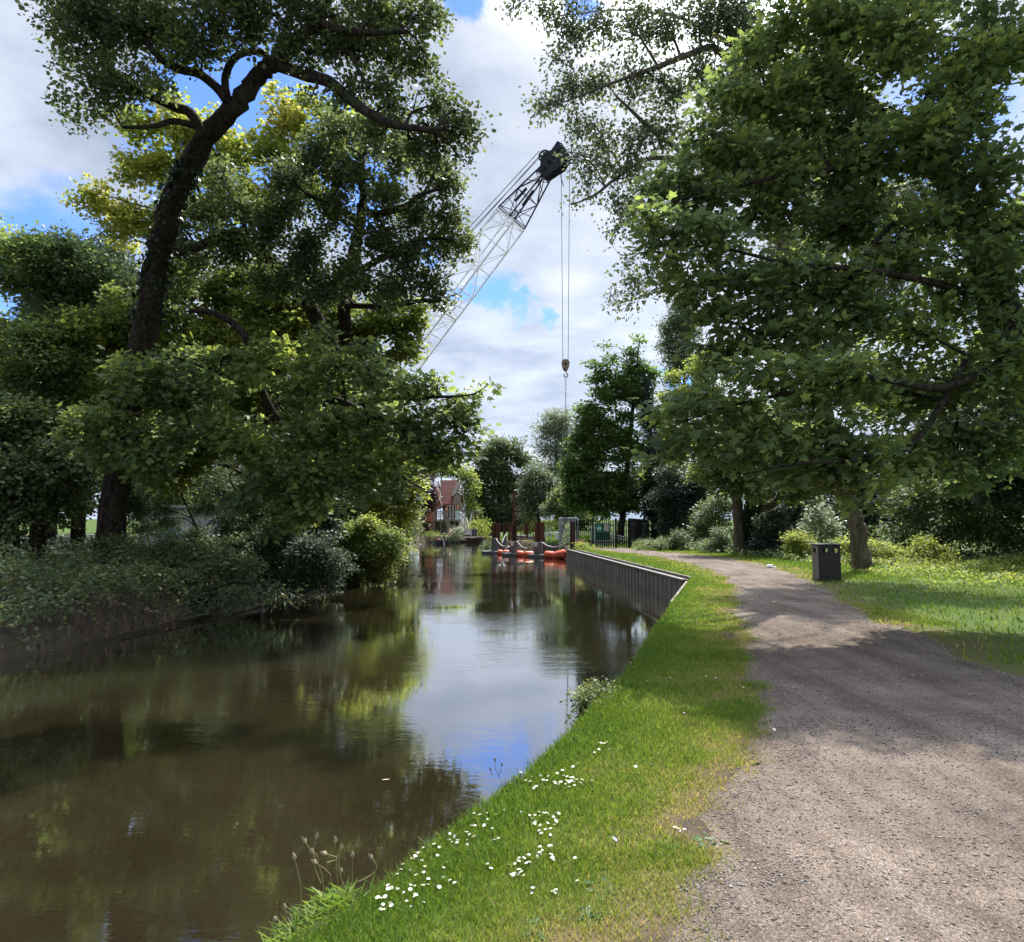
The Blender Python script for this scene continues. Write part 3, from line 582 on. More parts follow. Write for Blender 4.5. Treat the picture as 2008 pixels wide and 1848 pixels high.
lobes = LB([(350, 560, 60), (425, 550, 65), (510, 570, 65), (590, 590, 65), (670, 615, 65), (745, 625, 55), (800, 650, 34), (815, 625, 24), (770, 590, 38), (795, 690, 34), (345, 650, 60), (430, 650, 65), (540, 650, 70), (640, 690, 65), (730, 690, 55), (815, 600, 22), (280, 600, 80), (200, 680, 90), (250, 800, 90), (400, 720, 50, 0, 20.5), (540, 700, 50, 0, 20.5), (640, 760, 55, 0, 20.5), (470, 780, 55, 0, 20.5), (580, 820, 60, 0, 21), (720, 860, 55, 0, 22), (390, 880, 60, 0, 21), (330, 930, 50, 0, 21), (800, 880, 40, 0, 22)], 23, 2.0)
tree('sycamore_tree', 'mid green sycamore behind the second alder, meeting the lower end of the crane boom', 'tree', GROVE_L, [([at(520, 24.5)]+px([(520, 900, 24), (530, 760, 23.6), (560, 620, 23.3), (600, 540, 23)]), [.34, .3, .24, .14, .05])],
     [(px([(530, 740, 23.6), (650, 660, 23.2), (760, 630, 22.8)]), [.16, .1, .03]), (px([(525, 800, 23.8), (420, 640, 23.2), (330, 560, 22.8)]), [.16, .1, .03])], lobes, LIMEM, SYC7, .14, spray=12, spread=2.7, seed=24, tint=(.22, .22), keys=500, fill=.6)

tr = [at(560, 22.8)-np.array([0, 0, .2])]+px([(560, 1100, 22.7), (560, 1010, 21.6), (590, 940, 20.2), (615, 880, 19.8), (620, 800, 19.4), (640, 720, 19), (660, 680, 18.8)])
limbs = [(px([(600, 915, 20), (639, 790, 18.8), (725, 813, 18), (808, 847, 17.4), (828, 871, 17.2), (860, 890, 17)]), [.12, .10, .07, .05, .02]),
         (px([(618, 860, 19.6), (720, 790, 18.4), (830, 780, 17.6), (920, 775, 17.2), (955, 757, 17)]), [.10, .08, .05, .02, .01]),
         (px([(617, 860, 19.6), (550, 830, 18.8), (508, 757, 18.4), (490, 709, 18.2), (477, 654, 18), (425, 616, 17.8), (370, 610, 17.6)]), [.14, .12, .11, .09, .05]),
         (px([(612, 885, 19.8), (560, 840, 19), (501, 823, 18.5), (473, 825, 18.3), (449, 848, 18.2), (380, 861, 18), (300, 870, 17.8), (220, 850, 17.6)]), [.16, .14, .13, .12, .08]),
         (px([(500, 757, 18.3), (466, 747, 18), (387, 716, 17.6), (340, 700, 17.4)]), [.06, .05, .03]),
         (px([(600, 900, 20), (700, 880, 19.2), (780, 930, 18.8), (830, 960, 18.6)]), [.08, .06, .02]),
         (px([(450, 940, 18), (470, 975, 17.8), (500, 1000, 17.6)]), [.03, .02, .01])]
lobes = LB([(345, 715, 40), (405, 755, 50), (485, 720, 45), (520, 690, 26), (590, 755, 60), (655, 715, 45), (625, 660, 24), (735, 745, 52), (700, 690, 26), (800, 765, 45), (845, 755, 30), (862, 738, 14), (440, 700, 26), (560, 1010, 34), (620, 990, 38), (690, 960, 40), (480, 985, 30), (760, 955, 30), (510, 1040, 24), (880, 800, 38), (915, 785, 26), (942, 768, 15), (960, 756, 9), (905, 840, 36), (925, 860, 18), (860, 860, 48), (790, 830, 55),
            (700, 830, 65), (610, 850, 65), (500, 860, 60), (420, 820, 48), (355, 800, 50), (345, 850, 32), (560, 915, 50), (640, 915, 55), (705, 905, 50), (770, 905, 42), (835, 905, 34), (878, 895, 28), (908, 888, 18), (520, 950, 36), (565, 975, 30), (600, 960, 30), (280, 760, 80), (220, 860, 80), (300, 900, 60)], 17.6, 1.9)
tree('sycamore_tree', 'broad sycamore with ivy on its trunk, lowest boughs spreading right over the water', 'tree', GROVE_L, [(tr, [.30, .26, .22, .18, .15, .12, .08, .04])], limbs, lobes,
     SYCM, SYC, .155, spray=11, spread=2.6, flat=.35, seed=25, tint=(.60, .24), keys=800, droop=.45, fill=.55,
     ivy=[([at(560, 22.8), W(560, 1080, 22.6), W(561, 1000, 21.5), W(590, 940, 20.3)], [.42, .42, .36, .25], 900)])

def bush(name, label, cat, group, base, lobes, mat, shape, size, **kw):
    b = np.array(base, float); top = max(c[2] for c, _, _ in lobes)
    return tree(name, label, cat, group, [([b-np.array([0, 0, .15]), b*.7+np.array(lobes[0][0])*.3, np.array(lobes[0][0])], [.06, .05, .02])], [], lobes, mat, shape, size, **kw)
UND = 'shrubs along the far bank'
bush('lime_bush', 'sunlit lime green bush overhanging the water below the broad sycamore', 'bush', UND, at(740, 31.5), LB([(640, 930, 50), (600, 980, 40), (690, 955, 50), (745, 950, 50), (785, 960, 30), (812, 975, 14), (795, 1000, 26), (730, 1010, 50), (660, 1000, 45), (780, 1040, 26), (765, 1075, 30), (770, 930, 40), (700, 910, 40), (810, 955, 20)], 30, 2.0), LIMEM, SYC7, .12, spray=12, seed=31, tint=(.5, .2), fill=.6)
bush('elm_bush', 'rounded fresh green bush dipping its branches into the canal', 'bush', UND, at(715, 28), LB([(690, 1060, 40), (650, 1060, 42), (620, 1090, 40), (660, 1105, 42), (700, 1105, 38), (735, 1090, 34), (745, 1120, 26), (690, 1135, 26), (640, 1130, 30), (760, 1060, 26), (770, 1095, 18), (720, 1040, 30)], 26.5, 2.6), LIMEM, ROUND, .085, spray=14, seed=32, tint=(.2, .22), fill=.62)
bush('hawthorn_shrub', 'thin hawthorn shrub with white light showing through it at the far left', 'bush', UND, at(420, 24), LB([(345, 950, 50), (420, 945, 50), (490, 970, 48), (340, 1020, 22), (460, 1025, 30), (520, 1040, 40), (380, 1055, 32), (450, 1075, 36), (290, 1000, 60), (560, 1050, 40), (250, 960, 60), (400, 1000, 30)], 23.5, 1.8), MIDM, OVAL, .075, spray=12, seed=33, fill=.6, tint=(.35, .15), twigr=.008)
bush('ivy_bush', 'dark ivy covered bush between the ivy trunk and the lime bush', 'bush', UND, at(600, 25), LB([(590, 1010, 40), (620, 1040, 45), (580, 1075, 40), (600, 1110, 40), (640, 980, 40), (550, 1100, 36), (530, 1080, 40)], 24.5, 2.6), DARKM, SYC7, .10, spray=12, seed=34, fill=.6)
bush('grey_willow_bush', 'bluish green willow bush at the far end of the left bank', 'bush', UND, at(800, 52), LB([(795, 1000, 22), (812, 1012, 16), (790, 1030, 24), (808, 1038, 16), (775, 1050, 24), (795, 1058, 16), (760, 1000, 30)], 50, 2.4), MIDM, OVAL, .2, spray=12, seed=35, fill=.6, tint=(.6, .2))

bush('bramble_bush', 'dark bramble thicket hanging over the water at the foot of the ivy trunk', 'bush', UND, at(540, 22), LB([(520, 1090, 38), (565, 1105, 38), (600, 1125, 36), (545, 1140, 30), (640, 1135, 30), (500, 1130, 30), (590, 1150, 24), (655, 1110, 36), (470, 1150, 26), (540, 1060, 36), (610, 1070, 40)], 21.6, 2.6), DARKM, OVAL, .085, spray=14, seed=36, fill=.52, tint=(.55, .2), twigr=.006)
bush('bramble_bush', 'green bramble thicket under the leaning alder, full of white flower heads', 'bush', UND, at(360, 20.5), LB([(340, 1150, 30), (400, 1155, 28), (460, 1145, 26), (280, 1150, 40), (220, 1160, 44), (340, 1085, 36), (390, 1095, 36), (440, 1105, 36), (300, 1100, 44), (480, 1115, 30), (350, 1125, 30), (420, 1135, 28), (250, 1100, 50), (330, 1060, 20)], 19.8, 2.3), MIDM, OVAL, .085, spray=14, seed=37, fill=.52, tint=(.5, .2), twigr=.006)
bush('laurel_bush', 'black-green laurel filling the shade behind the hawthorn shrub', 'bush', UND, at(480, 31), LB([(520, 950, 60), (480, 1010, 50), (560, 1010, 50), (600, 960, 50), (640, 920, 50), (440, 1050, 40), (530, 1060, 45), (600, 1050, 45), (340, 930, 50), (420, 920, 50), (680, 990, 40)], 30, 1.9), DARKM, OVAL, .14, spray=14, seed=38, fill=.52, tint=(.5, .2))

bush('sedge_clump', 'coarse sedge and weeds drooping over the muddy edge below the alder', 'bush', UND, at(370, 17.8), LB([(345, 1165, 26, 22), (390, 1175, 26, 20), (435, 1170, 26, 20), (480, 1165, 24, 20), (300, 1180, 34, 24), (250, 1190, 34, 24), (200, 1200, 40, 26), (520, 1160, 22, 18), (360, 1195, 22, 14), (550, 1165, 20, 14), (330, 1185, 26, 20), (410, 1190, 26, 16), (460, 1185, 22, 14), (150, 1215, 44, 30), (280, 1200, 34, 22), (90, 1230, 44, 30)], 17.9, 2.4), MIDM, NARROW, .16, spray=14, seed=39, fill=.36, tint=(.4, .25), twigr=.004, up=.3, droop=.6)

# trees filling the left grove farther back
BACK = 'background trees beyond the left grove'
proto = None
def back_tree(name, label, x, y, hgt, wid, seed, mat, size=.32, od=2.0, group=BACK, shape=QUAD, tint=(.45, .2), base=.28):
    rng = np.random.default_rng(seed); z0 = zg(x, y); b = np.array([x, y, z0])
    lo = []
    for i in range(15):
        t = rng.uniform(base, .97); w = wid*.5*math.sin(min(1, (1-t)*1.5+.16)*math.pi/2)*(0.75 if t < base+.12 else 1); a = rng.uniform(0, 6.28); q = rng.uniform(.25, .8)*w
        r = wid*rng.uniform(.15, .26); lo.append((b+np.array([math.cos(a)*q, math.sin(a)*q, hgt*t]), np.array([r, r, r*.8]), None))
    lo.append((b+np.array([0, 0, hgt*.93]), np.array([wid*.16]*3), None))
    return tree(name, label, 'tree', group, [([b-np.array([0, 0, .2]), b+np.array([.1, 0, hgt*.35]), b+np.array([-.1, .1, hgt*.8])], [wid*.035, wid*.026, .05])], [], lo, mat, shape, size, od=od, spray=14, seed=seed, fill=.42, tint=tint, twigr=.02, spread=2.6)
for i, (x, y, h_, w_, m, lab) in enumerate(((-14, 38, 13, 9, MIDM, 'mid green tree standing behind the broad sycamore, nearer the water'), (-22, 36, 15, 10, DARKM, 'dark tree far left behind the hawthorn shrub'),
        (-20, 50, 16, 11, MIDM, 'mid green tree deep in the left grove'), (-30, 46, 16, 12, SYCM, 'leafy tree at the left margin, behind the dark tree'), (-13.5, 55, 12, 9, LIMEM, 'bright green tree behind the bluish willow bush'),
        (-16, 24, 11, 8, SYCM, 'sycamore just left of the leaning alder'), (-20, 17, 12, 9, MIDM, 'leafy tree at the left edge nearest the camera'), (-9.6, 37, 13, 8, MIDM, 'slender tree right behind the ivy trunk'), (-8.4, 46, 11, 7, LIMEM, 'bright tree behind the lime bush'), (-33, 30, 13, 11, MIDM, 'round tree at the far left behind the nettles'), (-30, 22, 9, 9, DARKM, 'low dark tree at the far left margin'), (-14.5, 20.5, 4.5, 5, MIDM, 'broad bush left of the leaning alder, low to the ground'), (-18.5, 25, 6, 7, DARKM, 'dark round bush at the left margin'), (-27, 33, 7, 10, MIDM, 'spreading bush at the left margin behind the tree trunks'), (-24, 27, 6, 8, MIDM, 'green round bush at the left margin, beyond the dark one'))):
    back_tree('broadleaf_tree', lab, x, y, h_, w_, 60+i, m, size=.15 if y < 30 else .22, od=2.0)

# ------------------------------------------------------------------ middle distance
MID = 'trees around the bend of the canal'
def mass(name, label, group, d, rows, mat, shape, size, trunkx, tr=.25, od=2.2, base=None, **kw):
    lo = LB(rows, d, od); b = at(trunkx, d); top = max(lo, key=lambda l: l[0][2])[0]
    return tree(name, label, 'tree', group, [([b-np.array([0, 0, .2]), b*.55+top*.45, top], [tr, tr*.7, .04])], kw.pop('limbs', []), lo, mat, shape, size, od=od, **kw)
mass('lime_tree', 'large dark round-headed tree closing the end of the canal', MID, 121, [(975, 880, 26), (1005, 885, 26), (955, 905, 30), (1030, 905, 20), (940, 945, 30), (985, 925, 40), (1030, 950, 26), (935, 985, 26), (975, 980, 40), (1020, 990, 34), (950, 1020, 30), (1000, 1025, 34), (930, 1020, 22), (1045, 990, 20), (1040, 1025, 24)], MIDM, QUAD, .40, 985, .5, od=3.0, seed=71, fill=.42, tint=(.35, .22), twigr=.03)
mass('white_willow', 'tall silvery willow behind the rusty piles', MID, 90, [(1088, 815, 20), (1112, 822, 20), (1075, 842, 20), (1130, 845, 14), (1100, 855, 28), (1072, 880, 20), (1105, 892, 28), (1078, 915, 22), (1120, 920, 22), (1095, 945, 26), (1062, 860, 9)], WILM, NARROW, .40, 1095, .35, od=4.2, seed=72, fill=.36, tint=(.5, .25), twigr=.03, up=.3, spray=16)
mass('grey_willow', 'low grey-green willow left of the silvery willow', MID, 78, [(1050, 925, 18), (1038, 950, 20), (1065, 945, 22), (1045, 980, 24), (1075, 980, 26), (1030, 975, 14), (1060, 1005, 20), (1090, 960, 20), (1035, 1010, 12)], WILM, OVAL, .26, 1058, .22, od=3.2, seed=73, fill=.52, tint=(.12, .2), twigr=.025)
mass('poplar_tree', 'small open tree with a thin trunk standing behind the piles', MID, 72, [(1100, 985, 26), (1125, 960, 26), (1080, 1000, 18), (1110, 1010, 16), (1135, 1000, 22), (1140, 930, 20)], MIDM, QUAD, .22, 1096, .16, od=2.0, seed=74, fill=.42, tint=(.5, .2), twigr=.02)
mass('field_maple', 'tall maple with orange-tinged seed clusters, left of the ivy-clad trunk', MID, 58, [(1180, 735, 18), (1200, 705, 12), (1188, 680, 7), (1165, 745, 12), (1240, 690, 12), (1254, 668, 8), (1250, 720, 22), (1225, 745, 30), (1185, 780, 30), (1245, 780, 34), (1155, 800, 22), (1160, 830, 32), (1210, 840, 42), (1140, 865, 28), (1180, 890, 44), (1240, 890, 36), (1125, 915, 28), (1150, 950, 42), (1215, 960, 46), (1130, 975, 30), (1180, 985, 34), (1230, 985, 30), (1275, 740, 20), (1160, 715, 9), (1275, 820, 24)],
     MAPLEM, SYC7, .21, 1215, .28, od=2.5, seed=75, fill=.55, tint=(.5, .26), twigr=.016, keys=140, keymat=tint_mat('maple_key', [(0, (.30, .16, .05)), (.5, (.36, .22, .08)), (1, (.25, .10, .05))], .7))
lo = LB([(1280, 960, 26), (1290, 995, 26), (1300, 1025, 22)], 56, 2.6)
tree('ivy_clad_tree', 'dead straight trunk smothered in black-green ivy', 'tree', MID, [([at(1285, 56)]+px([(1281, 950, 56), (1274, 850, 56), (1269, 750, 56)]), [.3, .28, .22, .12])], [], lo, IVYM, SYC7, .2, seed=76, fill=.6,
     ivy=[([at(1285, 56)]+px([(1281, 950, 56), (1274, 850, 56), (1268, 735, 56)]), [.75, .70, .6, .35], 330)])
mass('yew_tree', 'almost black evergreen mass behind the palisade fence', MID, 50, [(1310, 975, 34), (1345, 965, 42), (1340, 1030, 40), (1318, 1025, 24), (1375, 1010, 40), (1365, 940, 34), (1330, 1060, 24), (1360, 1060, 30), (1400, 1050, 30), (1310, 935, 24)], DARKM, QUAD, .16, 1335, .3, od=2.8, seed=77, fill=.42, tint=(.35, .2), twigr=.015)
mass('lombardy_poplar', 'narrow upright poplar with hanging streaks, against the sky right of the maple', MID, 78, [(1318, 640, 18, 40), (1305, 670, 12, 45), (1335, 690, 24, 50), (1325, 740, 20, 30), (1350, 640, 26, 50), (1365, 720, 24, 46), (1340, 600, 22, 32), (1340, 580, 14, 20)], MIDM, OVAL, .25, 1345, .3, od=2.6, seed=78, fill=.52, up=.1, droop=.8, tint=(.28, .2), twigr=.02)
mass('ash_tree', 'light green tree below the narrow poplar', MID, 62, [(1375, 720, 28), (1395, 760, 36), (1365, 790, 34), (1330, 800, 28), (1410, 810, 40), (1345, 850, 36), (1385, 880, 40), (1400, 700, 30), (1310, 780, 16), (1335, 770, 16), (1320, 900, 30), (1305, 830, 24), (1302, 880, 28), (1295, 935, 30), (1318, 735, 14)], LIMEM, QUAD, .22, 1390, .25, od=2.2, seed=79, fill=.42, tint=(.3, .2), twigr=.02)
mass('copper_beech', 'dark purple copper beech in front of the boathouse', MID, 84, [(836, 950, 16), (826, 975, 17), (843, 970, 14), (831, 998, 14), (820, 1000, 13), (846, 990, 8), (840, 935, 10)], BEECHM, QUAD, .26, 828, .2, od=2.4, seed=80, fill=.42, tint=(.3, .25), twigr=.02)
mass('birch_tree', 'pale green tree showing over the boathouse roof', MID, 112, [(860, 915, 16), (880, 918, 18), (905, 925, 20), (920, 950, 20), (912, 980, 18), (925, 1000, 16), (845, 925, 14), (920, 1025, 18)], LIMEM, QUAD, .38, 890, .25, od=2.2, seed=81, fill=.42, tint=(.2, .2), twigr=.03)
for i, (x, y, h_, w_, m, lab) in enumerate(((-22, 128, 17, 14, MIDM, 'far tree left of the boathouse'), (-36, 120, 18, 15, DARKM, 'far dark tree well left of the boathouse'), (12, 135, 13, 15, MIDM, 'far tree right of the willow, filling the gap behind the piles'),
        (-52, 110, 18, 16, MIDM, 'far tree at the left margin'), (26, 120, 16, 15, DARKM, 'far tree behind the yew'), (40, 105, 18, 16, MIDM, 'far tree behind the right-hand shrubs'), (58, 95, 18, 16, DARKM, 'far tree at the right margin'), (30, 75, 15, 12, DARKM, 'dark tree behind the twin-trunked sycamore'), (42, 62, 15, 12, MIDM, 'leafy tree right of the elder'), (19, 24, 9, 9, DARKM, 'dark tree closing the right margin behind the lawn'), (20.5, 16, 10, 9, MIDM, 'leafy tree at the right edge nearest the camera'), (25, 30, 11, 11, MIDM, 'wide tree at the right margin beyond the dark one'))):
    back_tree('distant_tree' if y > 40 else 'broadleaf_tree', lab, x, y, h_, w_, 90+i, m, size=.42 if y > 80 else .3 if y > 40 else .15, od=2.0, group='distant trees on the skyline', base=.12)

# ------------------------------------------------------------------ right bank trees
GROVE_R = 'trees along the towpath'
lobes = LB([(1440, 875, 50), (1500, 890, 55), (1415, 925, 40), (1470, 950, 40), (1540, 920, 45), (1570, 880, 55), (1430, 955, 26), (1600, 930, 45), (1380, 910, 40), (1480, 830, 50), (1560, 960, 30)], 34.5, 1.9)
tree('twin_trunk_sycamore', 'old sycamore with two furrowed trunks at the bend of the towpath', 'tree', GROVE_R,
     [([at(1450, 36)]+px([(1449, 1040, 36), (1446, 980, 36), (1440, 900, 35.8), (1430, 820, 35.5)]), [.40, .27, .25, .22, .12]),
      ([at(1486, 36.2)]+px([(1484, 1040, 36.2), (1488, 990, 36.2), (1510, 930, 36), (1530, 850, 35.8)]), [.50, .40, .36, .26, .12])],
     [(px([(1490, 1000, 36.2), (1520, 985, 36), (1538, 955, 35.8), (1545, 900, 35.5)]), [.22, .21, .19, .12]), (px([(1470, 1010, 36.1), (1468, 950, 36), (1475, 880, 35.8)]), [.2, .17, .1])], lobes, SYCM, SYC7, .15, bark=BARKL, seed=41, tint=(.6, .2), fill=.6, spray=12,
     ivy=[([at(1480, 36), W(1477, 1030, 35.9), W(1474, 985, 35.9)], [.45, .42, .36], 700), ([W(1466, 1060, 35.8), W(1464, 1000, 35.8)], [.2, .18], 300)])
bush('ivy_bush', 'black-green ivy bush leaning on the foot of the twin-trunked sycamore', 'bush', 'shrubs along the towpath', at(1520, 35), LB([(1505, 1030, 26), (1520, 1050, 28), (1530, 1075, 20), (1500, 1065, 24), (1515, 1015, 20), (1490, 1080, 14)], 34.6, 2.6), DARKM, SYC7, .11, spray=12, seed=42, fill=.6)
bush('elder_bush', 'pale flowering elder in dappled light behind the litter bin', 'bush', 'shrubs along the towpath', at(1610, 38), LB([(1605, 1000, 22), (1620, 1025, 22), (1598, 1040, 20), (1625, 1050, 22), (1590, 1015, 14)], 37, 2.2), WILM, OVAL, .16, spray=12, seed=43, fill=.52, tint=(.75, .25))
for i, (dx, dy, d, rows, m, lab) in enumerate(((1570, 0, 48, [(1560, 990, 40), (1590, 960, 40), (1575, 1030, 30), (1540, 1010, 36), (1620, 985, 40)], DARKM, 'dark laurel behind the elder'), (1660, 0, 40, [(1660, 1000, 40), (1690, 980, 45), (1650, 1030, 30), (1700, 1030, 40), (1740, 1000, 50), (1680, 940, 50)], DARKM, 'dark holly at the right, behind the leaning poplar trunk'),
        (1420, 0, 42, [(1400, 1010, 34), (1415, 1045, 28), (1425, 985, 30), (1380, 1045, 30)], MIDM, 'shady bush left of the twin-trunked sycamore'), (1800, 0, 30, [(1800, 980, 70), (1880, 960, 80), (1780, 1060, 50), (1870, 1070, 60), (1960, 1020, 80)], MIDM, 'leafy thicket at the right margin'))):
    bush('evergreen_shrub', lab, 'bush', 'shrubs along the towpath', at(dx, d), LB(rows, d, 2.5), m, OVAL, .15, spray=12, seed=150+i, fill=.52, tint=(.35, .2))
for i, (dx, d, rows, m, lab) in enumerate(((1572, 30, [(1565, 1060, 22), (1582, 1068, 18), (1550, 1075, 16), (1592, 1090, 15), (1570, 1092, 16), (1555, 1060, 14)], LIMEM, 'sunlit yellow-green thicket left of the litter bin'), (1668, 27, [(1660, 1075, 22), (1680, 1068, 22), (1668, 1100, 20), (1690, 1095, 22), (1715, 1080, 30), (1760, 1095, 34), (1820, 1090, 44)], LIMEM, 'sunlit yellow-green thicket right of the litter bin'),
        (1300, 40, [(1275, 1070, 10), (1300, 1068, 13), (1325, 1066, 16), (1345, 1070, 15), (1255, 1074, 6), (1370, 1074, 14), (1330, 1050, 16)], MIDM, 'nettle patch beside the towpath under the yew'), (1400, 37, [(1395, 1070, 20), (1420, 1074, 18), (1445, 1078, 12), (1470, 1084, 12), (1500, 1092, 10), (1410, 1050, 20)], MIDM, 'low weeds around the foot of the twin trunks'), (1150, 41, [(1150, 1080, 16), (1136, 1088, 12), (1165, 1086, 12), (1180, 1090, 7), (1140, 1070, 8)], LIMEM, 'leafy weed clump in front of the red sign'))):
    bush('weed_thicket', lab, 'weeds', 'weedy patches beside the towpath', at(dx, d), LB(rows, d, 2.3), m, OVAL, .09, spray=12, seed=160+i, fill=.52, tint=(.45, .25), twigr=.005)

# poplar leaning over the path: its fine sprays hang against the sky
tr = [at(1692, 23.5)-np.array([0, 0, .2])]+px([(1688, 1090, 23.4), (1682, 1040, 23.2), (1668, 990, 23), (1640, 900, 22), (1590, 700, 19.5), (1530, 450, 17.5), (1480, 250, 16.3), (1440, 100, 15.6), (1400, -60, 15)])
limbs = [(px([(1450, 140, 15.7), (1400, 95, 15.4), (1349, 108, 15.2), (1290, 131, 15), (1228, 153, 14.8), (1169, 176, 14.6), (1107, 200, 14.6), (1060, 212, 14.6)]), [.09, .08, .07, .05, .03, .018, .008]),
         (px([(1490, 300, 16.5), (1400, 330, 16), (1297, 270, 15.4), (1245, 224, 15.1), (1205, 185, 15)]), [.08, .06, .045, .02]),
         (px([(1520, 420, 17.3), (1400, 330, 16.4), (1280, 310, 15.7), (1211, 348, 15.4), (1166, 383, 15.2), (1120, 402, 15)]), [.09, .07, .045, .03, .012]),
         (px([(1540, 480, 17.6), (1380, 420, 16.6), (1242, 407, 15.9), (1211, 448, 15.7), (1195, 476, 15.6)]), [.07, .05, .025, .01]),
         (px([(1440, 90, 15.9), (1320, 30, 15.8), (1200, 20, 15.6), (1100, 30, 15.4), (1040, 5, 15.2)]), [.06, .035, .02, .012, .006]),
         (px([(1560, 560, 18.2), (1400, 560, 17.4), (1300, 570, 16.8), (1250, 585, 16.5), (1200, 600, 16.2)]), [.06, .04, .02, .008])]
lobes = LB([(1015, 5, 24), (1060, 18, 34), (1105, 40, 36), (1125, 75, 34), (1170, 50, 42), (1230, 45, 52), (1300, 50, 52), (1370, 55, 56), (1440, 60, 60), (1092, 120, 26), (1062, 205, 20), (1045, 228, 9), (1095, 200, 30), (1120, 165, 36), (1175, 165, 42), (1235, 165, 48), (1305, 165, 52), (1375, 150, 50), (1130, 250, 30), (1170, 265, 40), (1235, 265, 45), (1305, 260, 48), (1130, 300, 24), (1155, 338, 24), (1150, 378, 18), (1122, 400, 11), (1195, 325, 34), (1245, 345, 38),
            (1210, 395, 22), (1240, 395, 30), (1195, 452, 15), (1225, 440, 18), (1270, 430, 32), (1230, 515, 18), (1245, 545, 18), (1212, 575, 12), (1240, 600, 14), (1260, 570, 22), (1200, 592, 10), (1290, 540, 32), (1330, 360, 45), (1350, 470, 45), (1440, 160, 60), (1450, 260, 60), (1400, 330, 50), (1480, 80, 60), (1420, 30, 50)], 15.2, 1.25)
lobes += LB([(1150, -50, 50), (1330, -60, 70), (1480, -80, 90)], 15.2, .9)
lobes += LB([(1520, 330, 90), (1640, 330, 100), (1560, 520, 100), (1680, 540, 100), (1620, 700, 90), (1700, 760, 90), (1780, 420, 110), (1600, 130, 100)], 20.5, 1.3)
tree('poplar_tree', 'leaning poplar whose fine drooping sprays hang in front of the crane head', 'tree', GROVE_R, [(tr, [.36, .30, .26, .24, .22, .2, .17, .14, .11, .05])], limbs, lobes, POPM, POP, .085, spray=11, spread=3.0, flat=1.0, up=.2, droop=.7, seed=44, fill=.56, tint=(.42, .22), bark=BARKL, twigr=.011)

# big sycamore just out of frame, boughs reaching across
tr = [np.array([9.6, 11.0, -.1]), np.array([9.4, 11.0, 2.2])]+px([(2000, 700, 11.2), (1900, 420, 11.6), (1780, 260, 12), (1682, 195, 12.3), (1628, 110, 12.5), (1607, 0, 12.7), (1590, -120, 12.8)])
limbs = [(px([(1960, 600, 11.3), (1850, 560, 10.6), (1700, 530, 10.4), (1560, 520, 10.4), (1430, 490, 10.6), (1330, 480, 10.8)]), [.07, .055, .04, .025, .012]),
         (px([(1990, 700, 11.1), (1850, 760, 10), (1700, 740, 9.5), (1550, 770, 9.4), (1420, 800, 9.5), (1330, 830, 9.6)]), [.06, .05, .035, .02, .01]),
         (px([(1850, 340, 11.8), (1700, 330, 11.4), (1560, 340, 11.3), (1430, 370, 11.4), (1300, 400, 11.6)]), [.06, .045, .03, .012]),
         (px([(1900, 700, 10.6), (1800, 860, 9.8), (1700, 900, 9.2), (1560, 910, 8.9), (1460, 930, 9)]), [.05, .04, .022, .01]),
         (px([(1690, 200, 12.3), (1600, 180, 12), (1500, 170, 11.9), (1420, 220, 11.9)]), [.08, .05, .02]),
         (px([(1900, 450, 11.5), (1750, 440, 11), (1600, 640, 10.6), (1480, 650, 10.6), (1380, 600, 10.8)]), [.05, .04, .025, .01])]
lobes = LB([(1535, 60, 55), (1610, 50, 65), (1690, 60, 65), (1480, 120, 40), (1555, 155, 60), (1650, 165, 65), (1410, 195, 40), (1480, 220, 60), (1580, 250, 70), (1680, 260, 65), (1380, 280, 45), (1330, 345, 45), (1295, 375, 35), (1440, 320, 62), (1540, 350, 70), (1650, 360, 70), (1400, 400, 55), (1500, 440, 65), (1620, 460, 70), (1690, 440, 60)], 11.8, 2.0)
lobes += LB([(1280, 425, 32), (1275, 470, 24), (1320, 460, 45), (1390, 480, 55), (1300, 520, 30), (1345, 560, 40), (1440, 560, 60), (1540, 550, 65), (1650, 560, 70), (1400, 620, 50), (1490, 650, 60), (1600, 660, 70), (1690, 640, 60), (1430, 700, 42), (1380, 680, 26)], 10.7, 2.1)
lobes += LB([(1490, 730, 52), (1590, 750, 65), (1680, 740, 60), (1440, 790, 50), (1370, 800, 42), (1320, 820, 26), (1310, 860, 24), (1300, 800, 16), (1296, 885, 18), (1370, 870, 40), (1450, 870, 55), (1540, 850, 60), (1640, 850, 65), (1600, 920, 45), (1540, 920, 35), (1660, 930, 50), (1700, 900, 50), (1630, 955, 24), (1690, 970, 26)], 9.5, 2.0)
lobes += LB([(1770, 80, 90), (1860, 180, 110), (1960, 100, 110), (1780, 300, 100), (1900, 360, 110), (1780, 480, 90), (1890, 560, 100), (1980, 460, 90), (1770, 640, 80), (1770, 780, 80), (1870, 760, 90), (1960, 700, 90), (1780, 900, 70), (1880, 900, 80), (1970, 860, 80)], 11.0, 1.9)
lobes += LB([(1560, -70, 70), (1690, -90, 100), (1850, -60, 130), (1980, -200, 160)], 12.0, 1.6)
tree('sycamore_tree', 'great sycamore whose big lobed leaves fill the right side above the towpath', 'tree', GROVE_R, [(tr, [.42, .38, .30, .25, .20, .15, .12, .09, .05])], limbs, lobes, SYCM, SYC, .128, spray=12, spread=2.9, flat=.34, up=.9, droop=.35, seed=45, fill=.55, tint=(.50, .26), keys=1500, twigr=.006)

